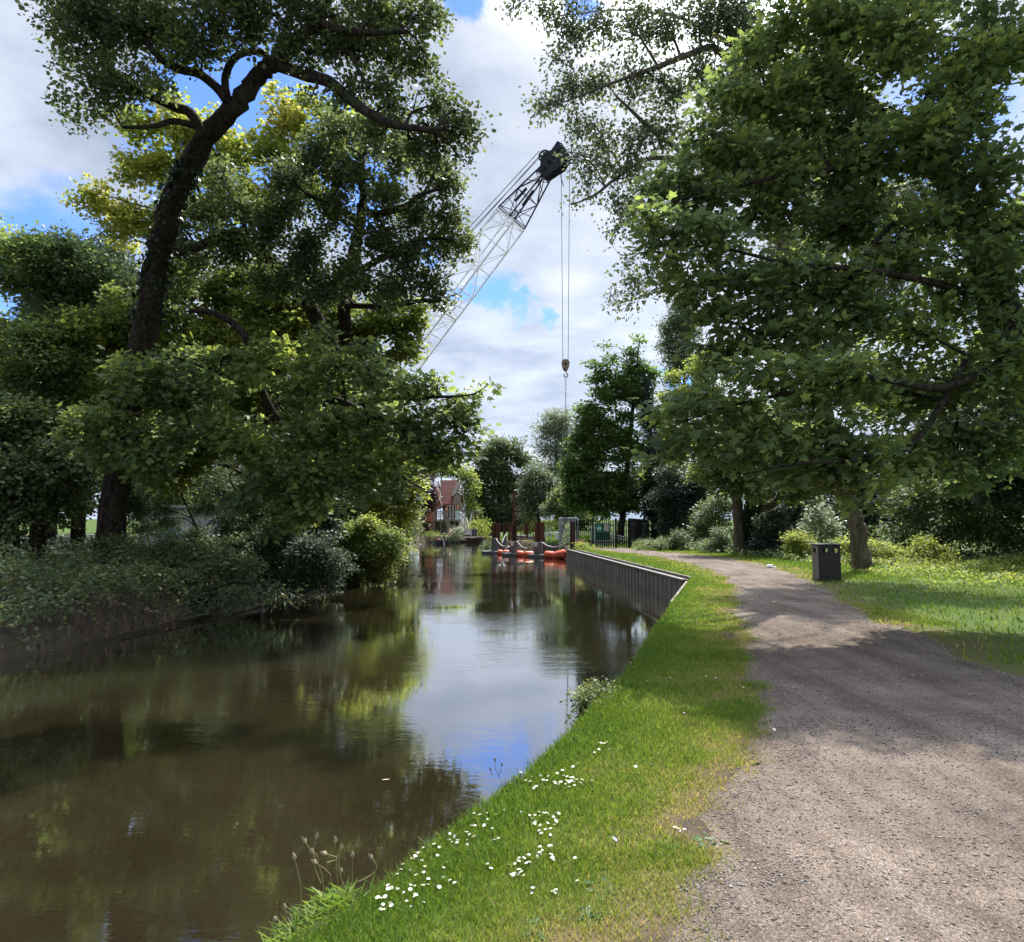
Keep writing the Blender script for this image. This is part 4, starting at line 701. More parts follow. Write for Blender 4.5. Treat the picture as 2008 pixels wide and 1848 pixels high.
# ------------------------------------------------------------------ ground plants on the left bank
def ground_leaves(name, label, n, cond, x0, x1, y0, y1, hmin, hmax, size, mat, shape, tint=(.4, .2), droop=.1):
    X, Y = scatter(n, x0, x1, y0, y1, cond); n = len(X); hh = hmin+(hmax-hmin)*(.5+.5*np.clip(wob(X, Y, 1.3), -1, 1))*RNG.uniform(.25, 1, n)**.7
    P = np.stack([X, Y, height(X, Y)+hh], -1); D = RNG.normal(size=(n, 3))*np.array([1, 1, .5])+np.array([0, 0, -droop]); N = np.array([0, 0, 1.])+RNG.normal(0, .45, (n, 3))
    o = leaf_mesh(name, leaf_geo(P, N, D, size*RNG.uniform(.5, 1.2, n), shape), np.clip(RNG.normal(tint[0], tint[1], n)+.12*wob(X, Y, 2), 0, 1), mat, None)
    return tag(o, label, 'undergrowth', kind='stuff')
onleft = lambda a, b: (sd_poly(a, b, CANAL) > -.12) & (a < -4)
ground_leaves('undergrowth', 'nettles and cow parsley leaves crowding the far bank', 110000, lambda a, b: onleft(a, b) & (sd_poly(a, b, CANAL) < 5), -17, -5, 5, 34, .0, 1.45, .11, MIDM, OVAL, (.42, .2))
ground_leaves('undergrowth', 'rough herbage farther along the far bank towards the boathouse', 22000, lambda a, b: onleft(a, b) & (sd_poly(a, b, CANAL) < 6), -18, -5, 34, 80, .05, .7, .2, LIMEM, OVAL, (.3, .2))
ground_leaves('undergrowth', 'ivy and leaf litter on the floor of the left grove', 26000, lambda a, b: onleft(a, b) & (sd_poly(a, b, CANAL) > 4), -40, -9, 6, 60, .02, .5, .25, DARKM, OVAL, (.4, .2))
ground_leaves('undergrowth', 'low green weeds under the trees beyond the towpath', 40000, lambda a, b: (path_sd(a, b) > 2.6-.03*b) & (sd_poly(a, b, CANAL) > 4) & (a > 6.5), 6.5, 32, 27, 60, .02, .65, .13, MIDM, OVAL, (.5, .25))
ground_leaves('undergrowth', 'long grass and weeds behind the litter bin', 30000, lambda a, b: (path_sd(a, b) > 2.0) & (a > 8), 9.5, 26, 14, 30, .02, .55, .10, LIMEM, NARROW, (.45, .25))
X, Y = scatter(1600, -10, -7.0, 13.5, 17.0, lambda a, b: (sd_poly(a, b, CANAL) > -.35) & (sd_poly(a, b, CANAL) < .8)); n = len(X)
DEADM = tint_mat('dead_grass', [(0, (.06, .045, .03)), (.6, (.15, .115, .075)), (1, (.24, .19, .13))], .9)
tag(blades('dead_grass', X, Y, np.maximum(height(X, Y), -.7)+.02, RNG.uniform(.2, .6, n), np.full(n, .010), RNG.random(n), DEADM, 1.3), 'tangle of dead brown grass hanging over the far bank', 'dead grass', kind='stuff')

# ------------------------------------------------------------------ sheet pile wall at the inlet
STEELW = surf('grey_sheet_piling', (.19, .172, .152), (.31, .285, .26), 3, .8, .3, 25, stretch=(3, 3, .4), c3=(.09, .075, .06), s3=4)
wa, wbb = np.array([4.93, 20.15]), np.array([3.36, 42.55]); wv_ = wbb-wa; wl = np.linalg.norm(wv_); wd_ = wv_/wl; wn = np.array([-wd_[1], wd_[0]])   # towards the water (left)
if wn[0] > 0: wn = -wn
root = thing('sheet_pile_wall', 'grey corrugated sheet pile wall holding the towpath at the inlet', 'retaining wall', (wa[0], wa[1], 0))
prof = []; s = 0; per = .5
while s < wl:
    for ds, o in ((0, .0), (.13, .0), (.19, .12), (.44, .12)): prof.append(wa+wd_*min(s+ds, wl)+wn*o)
    s += per
b = MB(); k = len(prof); b.add([(p[0], p[1], -1.6) for p in prof]+[(p[0], p[1], -.06) for p in prof], [(i, i+1, k+i+1, k+i) for i in range(k-1)]); b.build('piling', STEELW, root)
def wp(t, o, z): p = wa+wd_*t+wn*o; return (p[0], p[1], z)
b = MB(); b.beam(wp(-.05, .10, -.035), wp(wl, .10, -.035), .12, .05); b.build('capping', surf('weathered_cap', (.17, .16, .15), (.25, .235, .22), 3, .9, .3, 20), root)
b = MB(); b.beam(wp(-.05, -.02, -.05), wp(wl, -.02, -.05), .14, .05); b.build('gutter', TIMBERD, root)
b = MB(); b.beam(wp(-.05, -.13, .0), wp(wl*.93, -.13, .0), .07, .10); b.build('kerb_timber', TIMBER, root)
b = MB()
for i in range(len(R_SHORE)):
    pass
e0, e1 = np.array([4.75, 19.4]), np.array([3.25, 14.6]); b.beam((e0[0], e0[1], -.12), (e1[0], e1[1], -.14), .05, .24)
tag(b.build('edging_board', TIMBER), 'worn timber board edging the bank beside the end of the sheet pile wall', 'edging board')

# ------------------------------------------------------------------ piles, pontoon collars, buoys, ropes
def sheet_pile(mb, x, y, z0, z1, w, rz):
    """U-section steel pile."""
    h = w*.42; t = .025; P = [(-w/2, -h/2), (-w*.28, -h/2), (-w*.2, h/2), (w*.2, h/2), (w*.28, -h/2), (w/2, -h/2)]
    ca, sa = math.cos(rz), math.sin(rz); R2 = lambda p: (x+p[0]*ca-p[1]*sa, y+p[0]*sa+p[1]*ca)
    V = []
    for z in (z0, z1):
        V += [(*R2(p), z) for p in P]+[(*R2((p[0]*(1 if abs(p[0]) > w*.4 else .9), p[1]+t)), z) for p in P]
    n = 6; Fs = [(i, i+1, 12+i+1, 12+i) for i in range(5)]+[(6+i+1, 6+i, 18+i, 18+i+1) for i in range(5)]+[(12+i, 12+i+1, 18+i+1, 18+i) for i in range(5)]+[(0, 6, 18, 12), (5, 11, 23, 17)]
    mb.add(V, Fs)
PILES = 'rusty steel piles standing in the canal'
def pile(dx, d, ztop, w, label, sleeve_top=.35, twin=.0, rz=0, sleeve=True, plate=False):
    p = W(dx, 1000, d); x, y = p[0], p[1]
    r = thing('steel_pile', label, 'steel pile', (x, y, WZ), PILES)
    b = MB(); sheet_pile(b, x, y, -1.8, ztop, w, rz)
    if twin: sheet_pile(b, x+w*.72, y+.28, -1.8, ztop-.02, w*twin, rz+math.pi)
    b.build('pile_shaft', RUST, r)
    if sleeve:
        b = MB(); sw = w*1.12; h = sw*.62
        b.prism([(x-sw/2, y-h*.8, -1.2), (x+sw/2, y-h*.8, -1.2), (x+sw*.62, y-h*.2, -1.2), (x+sw*.62, y+h*.5, -1.2), (x-sw*.5, y+h*.5, -1.2)], (0, 0, 1.2+sleeve_top)); b.build('sleeve', SLEEVE, r)
        b = MB(); b.box((x, y-h*.85, sleeve_top+.02), (sw*1.05, .05, .05)); b.build('rope_bracket', GALV, r)
    if plate: b = MB(); b.box((x-w*.33, y-w*.62, sleeve_top-.12), (.2, .03, .28)); b.build('number_plate', WHITE, r)
    return x, y
pA = pile(970, 53, 1.55, .40, 'rusty pile at the left end of the front row, with a grey sleeve', twin=.6)
pB = pile(1008, 49.5, 1.63, .42, 'rusty pile in front of the tall mast, a white plate on its sleeve', plate=True, sleeve_top=.22)
pC = pile(1055, 47.5, 1.6, .46, 'rusty pile at the right end of the front row, a white plate on its sleeve', twin=.5, plate=True, sleeve_top=.22)
pile(989.5, 58, 1.55, .28, 'thin rusty pile behind the gap between the first two front piles, nearer the left one', sleeve_top=.45)
pile(999, 60, 1.55, .24, 'thin rusty pile just left of the tall mast', sleeve=False)
pile(1032, 62, 1.55, .36, 'rusty pile standing behind the brown railing', sleeve=False)
m = W(1009, 1000, 51); r = thing('pile_mast', 'tall brown steel post with a rounded cap rising above the rusty piles', 'steel post', (m[0], m[1], WZ))
b = MB(); b.beam((m[0]-.03, m[1], -1.6), (m[0]-.03, m[1], 3.6), .20, .24, up=(0, 1, 0)); b.beam((m[0]+.13, m[1]+.05, -1.6), (m[0]+.09, m[1]+.05, 3.3), .10, .14, up=(0, 1, 0)); b.build('mast_shaft', RUST, r)
b = MB(); b.tube([(m[0]+.02, m[1]-.14, 3.68), (m[0]+.02, m[1]+.16, 3.68)], .17, 14); b.build('cap', RUST, r, smooth=False)
for q_, s_ in (((m[0]+.10, m[1]-.1, 2.55), (.04, .02, .16)), ((m[0]+.12, m[1]-.1, 2.2), (.05, .02, .12))): b = MB(); b.box(q_, s_); b.build('marking_plate', WHITE, r)
d2 = W(1122.5, 1000, 42.7); r = thing('steel_pile', 'dark rusty pile at the near corner, next to the red sign', 'steel pile', (d2[0], d2[1], WZ), PILES)
b = MB(); b.box((d2[0]+.03, d2[1], -.1), (.25, .3, 3.5)); b.beam((d2[0]-.13, d2[1]-.16, -1.8), (d2[0]-.13, d2[1]-.16, 1.62), .08, .1, up=(0, 1, 0)); b.build('pile_shaft', surf('dark_rust', (.03, .014, .016), (.05, .02, .02), 4, .7), r, bevel=.01)

def collar(x, y, rr, label):
    b = MB(); n = 10; P = [(x+rr*1.0*math.cos(2*math.pi*i/n+.3), y+rr*.85*math.sin(2*math.pi*i/n+.3), -1.0) for i in range(n)]; b.prism(P, (0, 0, .45))
    return tag(b.build('pontoon_collar', PONTOON, bevel=.04), label, 'pontoon', 'floating collars around the piles')
collar(pA[0]-.15, pA[1], .85, 'grey floating collar around the pile at the left end'); collar(pB[0]-.1, pB[1], .8, 'grey floating collar around the middle front pile'); collar(pC[0]+.05, pC[1], .72, 'grey floating collar around the front pile nearest the buoys')
def buoy(dx0, dy0, dx1, dy1, d, rr, label, d1=None, group='orange floating barrier'):
    a, c = W(dx0, dy0, d), W(dx1, dy1, d1 or d); r = thing('barrier_float', label, 'buoy', tuple((a+c)/2), group)
    b = MB(); n = 9; pts = [a+(c-a)*t for t in (0, .03, .12, .5, .88, .97, 1)]; b.tube(pts, [rr*.72, rr*.9, rr, rr*1.03, rr, rr*.9, rr*.72], 14); b.build('float_body', ORANGE, r, smooth=True)
    u = nrm((c-a)[None])[0]
    for e_ in (a, c): b = MB(); b.tube([e_-u*.03, e_+u*.03], rr*.3, 8); b.build('end_ring', STEELB, r)
yb = lambda v: 944+.0958*v
xb = lambda v: 953.1+.0958*v
buoy(xb(232), yb(1455), xb(338), yb(1462), 51.5, .19, 'orange float, first from the left in the barrier'); buoy(xb(352), yb(1455), xb(475), yb(1468), 51, .19, 'orange float, second from the left, touching the middle collar')
buoy(xb(625), yb(1488), xb(775), yb(1500), 48.9, .24, 'orange float, right of the middle collar'); buoy(xb(790), yb(1500), xb(975), yb(1505), 48.3, .24, 'orange float, left of the collar at the right front pile')
buoy(xb(1215), yb(1500), xb(1390), yb(1518), 46.6, .25, 'orange float between the right collar and the tilted float', d1=46.2); buoy(xb(1410), yb(1535), xb(1610), yb(1480), 46, .28, 'orange float at the right end, tilted up out of the water', d1=45.3)
buoy(xb(345), yb(1330), xb(395), yb(1335), 60, .2, 'small orange float far behind the left pile', group=None); buoy(xb(455), yb(1300), xb(508), yb(1302), 60, .2, 'small orange float far behind, just left of the middle pile', group=None)
def rope(p, q, sag, label, r_=.03, name='mooring_rope', mat=ROPE, group='pale ropes between the piles'):
    t = np.linspace(0, 1, 13)[:, None]; P = np.array(p)*(1-t)+np.array(q)*t; P[:, 2] -= sag*4*(t*(1-t))[:, 0]
    b = MB(); b.tube(P, r_, 6); return tag(b.build(name, mat, smooth=True), label, 'rope', group)
rope((pA[0]+.1, pA[1]-.3, .38), (pB[0]-.22, pB[1]-.3, .2), .42, 'pale rope sagging between the left and middle front piles'); rope((pB[0]+.22, pB[1]-.3, .25), (pC[0]-.25, pC[1]-.3, .22), .42, 'pale rope sagging between the middle and right front piles')
rope((pC[0]+.25, pC[1]-.3, .26), (d2[0]-.12, d2[1]-.2, .62), .42, 'pale rope sagging from the right front pile to the dark corner pile')
rope((pA[0]+.5, 56.5, -.1), (W(992, 1000, 57.5)[0], 57.5, .6), -.05, 'short pale rope behind the left pile')

# floating work platform behind the piles
pl = W(1033, 1000, 58); r = thing('work_pontoon', 'brown work pontoon with rusty handrails moored behind the piles', 'work pontoon', (pl[0], pl[1], WZ))
b = MB(); b.box((pl[0]-.1, pl[1], -.72), (3.4, 3, .5)); b.build('hull', TIMBERD, r, bevel=.03)
b = MB(); b.box((pl[0]-.1, pl[1]-.2, -.42), (2.9, 2.2, .1)); b.box((pl[0]-.1, pl[1]-.1, -.02), (2.5, 1.4, .22)); b.build('deck', surf('pinkish_boards', (.42, .30, .25), (.34, .24, .2), 4, .8), r)
b = MB()
x0, x1, yq = pl[0]-1.35, pl[0]+1.3, pl[1]-1.2
for x in (x0, pl[0]-.5, pl[0]+.5, x1): b.beam((x, yq, -.5), (x, yq, 1.0 if x < pl[0] else .72), .07)
b.beam((x0, yq, .95), (x1-.1, yq, .95), .06); b.beam((x0, yq, .42), (x1, yq, .40), .05); b.beam((x1, yq, .7), (x1+.25, yq+.6, -.3), .06)
b.build('handrail', RUST, r)
for q_, s_ in (((pl[0]-.5, pl[1]+.2, .28), (.9, .7, .45)), ((pl[0]+.55, pl[1]+.2, .25), (.9, .7, .4))): b = MB(); b.box(q_, s_); b.build('grey_box', SLEEVE, r, bevel=.02)
b = MB(); b.box((pl[0]-.05, pl[1]-1.35, -.22), (.85, .4, .42)); b.box((pl[0]-.05, pl[1]-1.3, .02), (.6, .3, .12)); b.build('winch', surf('orange_machine', (.42, .15, .08), (.30, .12, .07), 5, .6), r, bevel=.02)
l0 = W(1076, 1000, 56); r = thing('step_ladder', 'silver step ladder leaning on the bank right of the piles', 'ladder', (l0[0], l0[1], -.3))
for sgn in (-1, 1): b = MB(); b.beam((l0[0]+sgn*.25, l0[1]-.2, -.4), (l0[0]+sgn*.17, l0[1]+.3, 1.0 if sgn > 0 else 1.35), .05); b.build('stile', GALV, r)
b = MB()
for i in range(5): b.beam((l0[0]-.24+.015*i, l0[1]-.2+.1*i, -.2+.25*i), (l0[0]+.24-.015*i, l0[1]-.2+.1*i, -.2+.25*i), .04)
b.build('rung', GALV, r)
t0 = W(1082, 1000, 62); r = thing('site_trestle', 'white pipe trestle on the lawn behind the ladder', 'trestle', (t0[0]-.2, t0[1], 0))
b = MB(); b.beam((t0[0]-.75, 62, .52), (t0[0]+.75, 62, .78), .08); b.build('rail', WHITE, r)
for x in (-.55, .35): b = MB(); b.beam((t0[0]+x, 62, 0), (t0[0]+x, 62, .62), .06); b.build('leg', WHITE, r)
w0 = W(1095, 1000, 60); b = MB(); b.lathe([(.0, 0), (.28, 0), (.31, .06), (.31, .3), (.29, .34), (.31, .38), (.31, .62), (.28, .68), (0, .68)], (w0[0], 60, .05), 18)
tag(b.build('water_drum', WHITE, smooth=False), 'white drum on the grass below the stacked barriers', 'drum')
tag(MB().prism([(t0[0]-.6, 53.0, -.95), (t0[0]+1.9, 51.3, -.95), (t0[0]+1.9, 51.5, -.95), (t0[0]-.6, 53.2, -.95)], (0, 0, 1.0)).build('bank_board', TIMBERD), 'dark timber boards holding the lawn edge behind the buoys', 'bank boards')

# stacked site barriers under the crane hook
s0 = W(1113, 1000, 50.5); r = thing('barrier_stack', 'grey steel mesh site fence panels stacked upright behind the corner pile', 'fence panels', (s0[0], s0[1], 0))
for i in range(5):
    b = MB(); yy = s0[1]+.12*i; xo = .05*i; z = 1.84+.04*(i % 3); b.tube([(s0[0]-.62+xo, yy, .05), (s0[0]-.62+xo, yy, z), (s0[0]+.52+xo, yy, z+.04*(i % 2)), (s0[0]+.66+xo, yy, z-.08), (s0[0]+.66+xo, yy, .05)], .026, 6)
    for j in range(13): x = s0[0]-.58+xo+j*.095; b.beam((x, yy, .1), (x+.05*(i % 2), yy, z-.03), .014)
    for j in range(7): b.beam((s0[0]-.6+xo, yy, .2+j*.24), (s0[0]+.62+xo, yy, .2+j*.24), .014)
    b.build('mesh_panel', GALV, r)

# ------------------------------------------------------------------ palisade fence, gate, signs
def palisade(mb, p, q, h, n, z0=0, base=.06, w=.068):
    p = np.array(p, float); q = np.array(q, float); u = (q-p)/np.linalg.norm(q-p); nn = np.array([-u[1], u[0]])*.012
    for i in range(n):
        c = p+(q-p)*(i+.5)/n; zb = z0+base; zt = z0+h; s = u*w/2; k = len(mb.v)
        P = [c-s, c+s]; f = [(*(c-s-nn), zb), (*(c+s-nn), zb), (*(c+s-nn), zt-.09), (*(c+s*.45-nn), zt-.05), (*(c-nn), zt), (*(c-s*.45-nn), zt-.05), (*(c-s-nn), zt-.09)]
        mb.prism(f, (2*nn[0], 2*nn[1], 0))
r = thing('palisade_fence', 'black palisade fence of spiked pales between the corner pile and the gate', 'fence', (4.0, 43, 0), 'black palisade fencing')
b = MB(); palisade(b, (3.87, 43.0), (4.86, 43.25), 1.75, 8); b.build('pales', STEELB, r)
for z in (.38, 1.42): b = MB(); b.beam((3.87, 43.05, z), (4.86, 43.3, z), .045, .05); b.build('rail', STEELB, r)
b = MB(); b.box((4.93, 43.3, .88), (.10, .10, 1.82)); b.build('post', STEELB, r)
r = thing('palisade_gate', 'black palisade gate closing the towpath, two notices fixed to it', 'gate', (5.6, 43.2, 0))
b = MB(); palisade(b, (5.04, 43.25), (6.20, 43.1), 1.74, 9, w=.06); b.build('pales', STEELB, r)
for z in (.36, 1.40): b = MB(); b.beam((5.02, 43.3, z), (6.22, 43.15, z), .05, .06); b.build('rail', STEELB, r)
b = MB(); b.beam((6.2, 43.06, .1), (6.2, 43.06, 1.7), .02, .03); b.build('latch_bar', GALV, r)
r = thing('palisade_fence', 'black palisade fence running away from the gate into the dark shrubs', 'fence', (6.3, 43, 0), 'black palisade fencing')
pts = [(6.36, 43.1), (7.15, 43.3), (14.6, 76)]
b = MB(); palisade(b, pts[0], pts[1], 1.75, 6); palisade(b, pts[1], pts[2], 1.78, 72, z0=.05, w=.09); b.build('pales', STEELB, r)
for z in (.38, 1.40):
    b = MB(); b.beam((*pts[0], z), (*pts[1], z), .045, .05); b.beam((*pts[1], z+.05), (*pts[2], z+.05), .045, .05); b.build('rail', STEELB, r)
for q in ((6.30, 43.08), (7.15, 43.3), (9.0, 51.4), (10.9, 59.7), (12.7, 67.7), (14.6, 76)): b = MB(); b.box((*q, .9), (.11, .11, 1.84)); b.build('post', STEELB, r)

def text_on(parent, body, loc, size, mat, name='lettering', rz=0, ext=.002):
    cu = bpy.data.curves.new(name, 'FONT'); cu.body = body; cu.size = size; cu.align_x = 'CENTER'; cu.align_y = 'CENTER'; cu.extrude = ext; cu.space_character = 1.05
    o = bpy.data.objects.new(name, cu); C.objects.link(o); dg = bpy.context.evaluated_depsgraph_get(); me = bpy.data.meshes.new_from_object(o.evaluated_get(dg)); bpy.data.objects.remove(o)
    M = Matrix.Translation(Vector(loc)-Vector(org(parent)))@Matrix.Rotation(rz, 4, 'Z')@Matrix.Rotation(rad(90), 4, 'X'); me.transform(M); me.materials.clear()
    return link_mesh(name, me, mat, parent)
c = W(1137.6, 1064.8, 41.9); r = thing('caution_sign', 'red warning sign reading CAUTION on the bank beside the corner pile', 'sign', (c[0], c[1], c[2]))
b = MB(); b.box(c, (.56, .02, .42)); b.build('board', RED, r, bevel=.004)
b = MB()
for z in (-.2, .2): b.box((c[0], c[1]-.012, c[2]+z), (.56, .008, .022))
for x in (-.269, .269): b.box((c[0]+x, c[1]-.012, c[2]), (.022, .008, .378))
b.build('border', WHITE, r)
text_on(r, 'CAUTION', (c[0], c[1]-.012, c[2]+.085), .118, surf('sign_white', (.75, .70, .66), (.7, .65, .6), 4, .5))
for x in (-.2, .2): b = MB(); b.box((c[0]+x, c[1]+.04, c[2]-.35), (.05, .05, .75)); b.build('post', TIMBERD, r)
c = W(1175, 1036, 43.1); r = thing('green_notice', 'green safety notice with a pale band, fixed to the palisade gate', 'sign', tuple(c))
b = MB(); b.box(c, (.32, .012, .46)); b.build('board', SIGNG, r); b = MB(); b.box((c[0], c[1]-.0075, c[2]-.02), (.28, .004, .13)); b.build('band', TEAL, r)
b = MB(); [b.box((c[0], c[1]-.0105, c[2]-.02+dz), (.24, .003, .012)) for dz in (-.04, -.013, .013, .04)]; b.build('lettering', WHITE, r)
c = W(1188.8, 1035, 43.05); r = thing('grey_notice', 'blank pale grey notice fixed to the palisade gate, right of the green one', 'sign', tuple(c)); b = MB(); b.box(c, (.31, .012, .46)); b.build('board', GREYC, r, bevel=.004)
c = W(1179, 1043, 48); r = thing('equipment_cabinet', 'dark green equipment cabinet standing behind the gate', 'cabinet', (c[0], c[1], 0))
b = MB(); b.box((c[0]+.08, 48, .95), (.95, .6, 1.15)); b.build('cabinet_body', GREENC, r, bevel=.01); b = MB(); b.box((c[0]-.48, 48, .95), (.16, .58, 1.15)); b.build('side_panel', TEAL, r)
b = MB(); b.box((c[0], 48, .19), (1.3, .7, .38)); b.build('plinth', GREYC, r)
for dz in (0, .2): pass
r = thing('pipe_railing', 'white pipe railing sloping down behind the gate', 'railing', (6.6, 50, 0))
b = MB(); b.tube([W(1150, 1034, 51), W(1200, 1048, 50.5), W(1231, 1055, 50)], .045, 6); b.tube([W(1150, 1042, 51), W(1200, 1053, 50.5), W(1230, 1060, 50)], .045, 6); b.build('rail', WHITE, r)
for dx, dy in ((1160, 1038), (1200, 1049), (1228, 1054)): q = W(dx, dy, 50.5); b = MB(); b.tube([(q[0], q[1], 0), tuple(q)], .05, 6); b.build('post', WHITE, r)

# ------------------------------------------------------------------ crane
CR = {'lo': W(816, 679, 57), 'hi': W(1066, 344, 52.4)}
ax = nrm((CR['hi']-CR['lo'])[None])[0]; foot = CR['lo']-ax*(CR['lo'][2]-2.0)/ax[2]
lat = nrm(np.cross(ax, [0, 0, 1.])[None])[0]; dep = nrm(np.cross(lat, ax)[None])[0]
if dep[2] < 0: dep = -dep
r = thing('lattice_crane', 'tall crane with a white lattice boom and a dark head, standing behind the left grove', 'crane', (foot[0], foot[1], 0))
Lh = float((CR['hi']-foot)@ax)
joint = float((W(1002, 430, 53.5)-foot)@ax)          # where the white sections meet the dark tip section
def sect(s):
    if s < 5: k = .35+.65*s/5
    elif s > joint: k = 1-.52*(s-joint)/(Lh-joint)
    else: k = 1
    return [foot+ax*s+lat*.98*k*a+dep*.92*k*b_ for a, b_ in ((-1, -1), (1, -1), (1, 1), (-1, 1))]
def lattice(s0, s1, step, rc, rl, mat, name):
    ss = np.linspace(s0, s1, max(2, int(round((s1-s0)/step))+1)); b = MB()
    for j in range(4): b.tube([sect(s)[j] for s in ss], rc, 6)
    b.build(name+'_chords', mat, r); b = MB()
    for i, s in enumerate(ss):
        q = sect(s)
        for j in range(4): b.beam(q[j], q[(j+1) % 4], rl)
        if i+1 < len(ss):
            w = sect(ss[i+1])
            for j in range(4):
                if (i+j) % 2: b.beam(q[j], w[(j+1) % 4], rl)
                else: b.beam(q[(j+1) % 4], w[j], rl)
    for s in (ss[0]+.15, ss[-1]-.15):
        q = sect(s); w = sect(s+(.9 if s < s1-1 else -.9)); b.beam(q[0], q[2], rl); b.beam(q[1], q[3], rl); [b.beam(q[j], w[(j+2) % 4], rl*.8) for j in range(4)]
    b.build(name+'_lacing', mat, r)
cut = [0, joint*.40, joint*.72, joint]
for i in range(3): lattice(cut[i]+.05, cut[i+1], 2.05, .072, .055, BOOMW, 'boom_section')
lattice(joint+.08, Lh, 1.7, .062, .05, BOOMD, 'boom_tip')
b = MB()
for j, (a0, a1) in ((2, (.30, .62)), (1, (.32, .66))):
    p, q = [(sect(joint+(Lh-joint)*t)[j]*.75+sect(joint+(Lh-joint)*t)[(j+2) % 4]*.25) for t in (a0, a1)]; b.beam(p, q, .22, .12)
b.build('jib_stop', BOOMD, r)
# head: two cheek plates with lightening holes, sheaves on top and at the nose
hd = sect(Lh); hc = sum(hd)/4
def hp(s, d_, l=0): return hc+ax*s+dep*d_+lat*l
b = MB()
for l in (-.42, .42):
    P = [hp(-.1, -.46), hp(.6, -.75), hp(1.25, -1.05), hp(1.9, -.95), hp(2.35, -.5), hp(2.55, .1), hp(2.5, .55), hp(1.5, .5), hp(-.1, .46)]
    ring = []
    for t, rr in ((.38, .24), (.95, .20), (1.5, .17), (2.0, .14)): ring.append((hp(t, 0), rr))
    b.prism([p+lat*(l-.03) for p in P], lat*.06)
for (cc, rr) in ring:
    for l in (-.46, .46): b.tube([cc+lat*(l-.05), cc+lat*(l+.05)], rr, 14)
b.build('head_plates', BOOMD, r)
b = MB()
for (cc, rr) in ring:
    for l in (-.53, .53): b.tube([cc+lat*(l-.012), cc+lat*(l+.012)], rr*.62, 12)
b.build('head_holes', STEELB, r)
def sheave(c, rr, name='sheave'):
    b = MB(); b.tube([c-lat*.09, c+lat*.09], rr*.25, 10); n = 18
    ringp = [c+rr*(math.cos(2*math.pi*i/n)*ax+math.sin(2*math.pi*i/n)*dep) for i in range(n+1)]; b.tube(ringp, .075, 6, cap=False)
    for i in range(6): a = 2*math.pi*i/6; b.beam(c, c+rr*(math.cos(a)*ax+math.sin(a)*dep), .16, .06)
    b.build(name, BOOMD, r)
sheave(hp(1.15, 1.0), .42); sheave(hp(1.75, -.75), .42); sheave(hp(1.75, -.75, .28), .42)
b = MB(); b.beam(hp(.5, .46), hp(1.15, 1.0), .5, .18, up=lat); b.beam(hp(1.7, .5), hp(1.15, 1.0), .5, .14, up=lat); b.beam(hp(1.8, -.9, .3), hp(2.15, -1.55, .3), .09); b.beam(hp(1.8, -.9, -.3), hp(2.15, -1.55, -.3), .09); b.build('sheave_bracket', BOOMD, r)
mast = foot+np.array([-4.4, .5, 4.7])
b = MB()
for l in (-.3, .3): b.tube([hp(1.2, 1.40, l), (hp(1.2, 1.40, l)+mast)/2+np.array([0, 0, -.5]), mast+lat*l], .028, 5); b.tube([hp(1.0, 1.0, l*1.6), (hp(1, 1, l)+mast)/2+np.array([0, 0, -1.2]), mast+lat*l*1.6], .024, 5)
b.build('pendant_lines', STEELB, r)
hk = W(1109, 717, 51.6); hr = W(1117, 310, 51.6); hl = W(1100.5, 328, 51.6)
for q, dx in ((hl, 1103.8), (hr, 1114)): b = MB(); b.tube([q, (q+W(dx, 715, 51.6))/2, W(dx, 715, 51.6)], .020, 5); b.build('hoist_rope', STEELB, r)
b = MB(); q = W(1100, 330, 51.6); b.tube([q, W(1100, 348, 51.6), W(1105, 366, 51.6)], .035, 5); b.build('limit_chain', STEELB, r)
f0 = foot
b = MB(); b.box((f0[0]-2.2, f0[1], 2.4), (6, 3, 1.6)); b.box((f0[0]-4.6, f0[1], 2.2), (1.3, 3.4, 2)); b.build('superstructure', BOOMW, r, bevel=.05); b = MB(); b.box((f0[0]+.4, f0[1]-1.6, 2.8), (1.6, 1.1, 2)); b.build('cab', GLASS, r, bevel=.05)
for s in (-1, 1): b = MB(); b.prism([(f0[0]-5, f0[1]+s*1.9-.4, .25), (f0[0]-4.6, f0[1]+s*1.9-.4, 0), (f0[0]+1.2, f0[1]+s*1.9-.4, 0), (f0[0]+1.6, f0[1]+s*1.9-.4, .25), (f0[0]+1.6, f0[1]+s*1.9-.4, .9), (f0[0]+1.2, f0[1]+s*1.9-.4, 1.15), (f0[0]-4.6, f0[1]+s*1.9-.4, 1.15), (f0[0]-5, f0[1]+s*1.9-.4, .9)], (0, .8, 0)); b.build('crawler_track', STEELB, r)
b = MB(); b.beam((f0[0]-3, f0[1]+.8, 3), mast+lat*.6, .25); b.beam((f0[0]-3, f0[1]-.8, 3), mast-lat*.6, .25); b.beam((f0[0]-5, f0[1], 3), mast, .12); b.build('gantry', BOOMW, r)

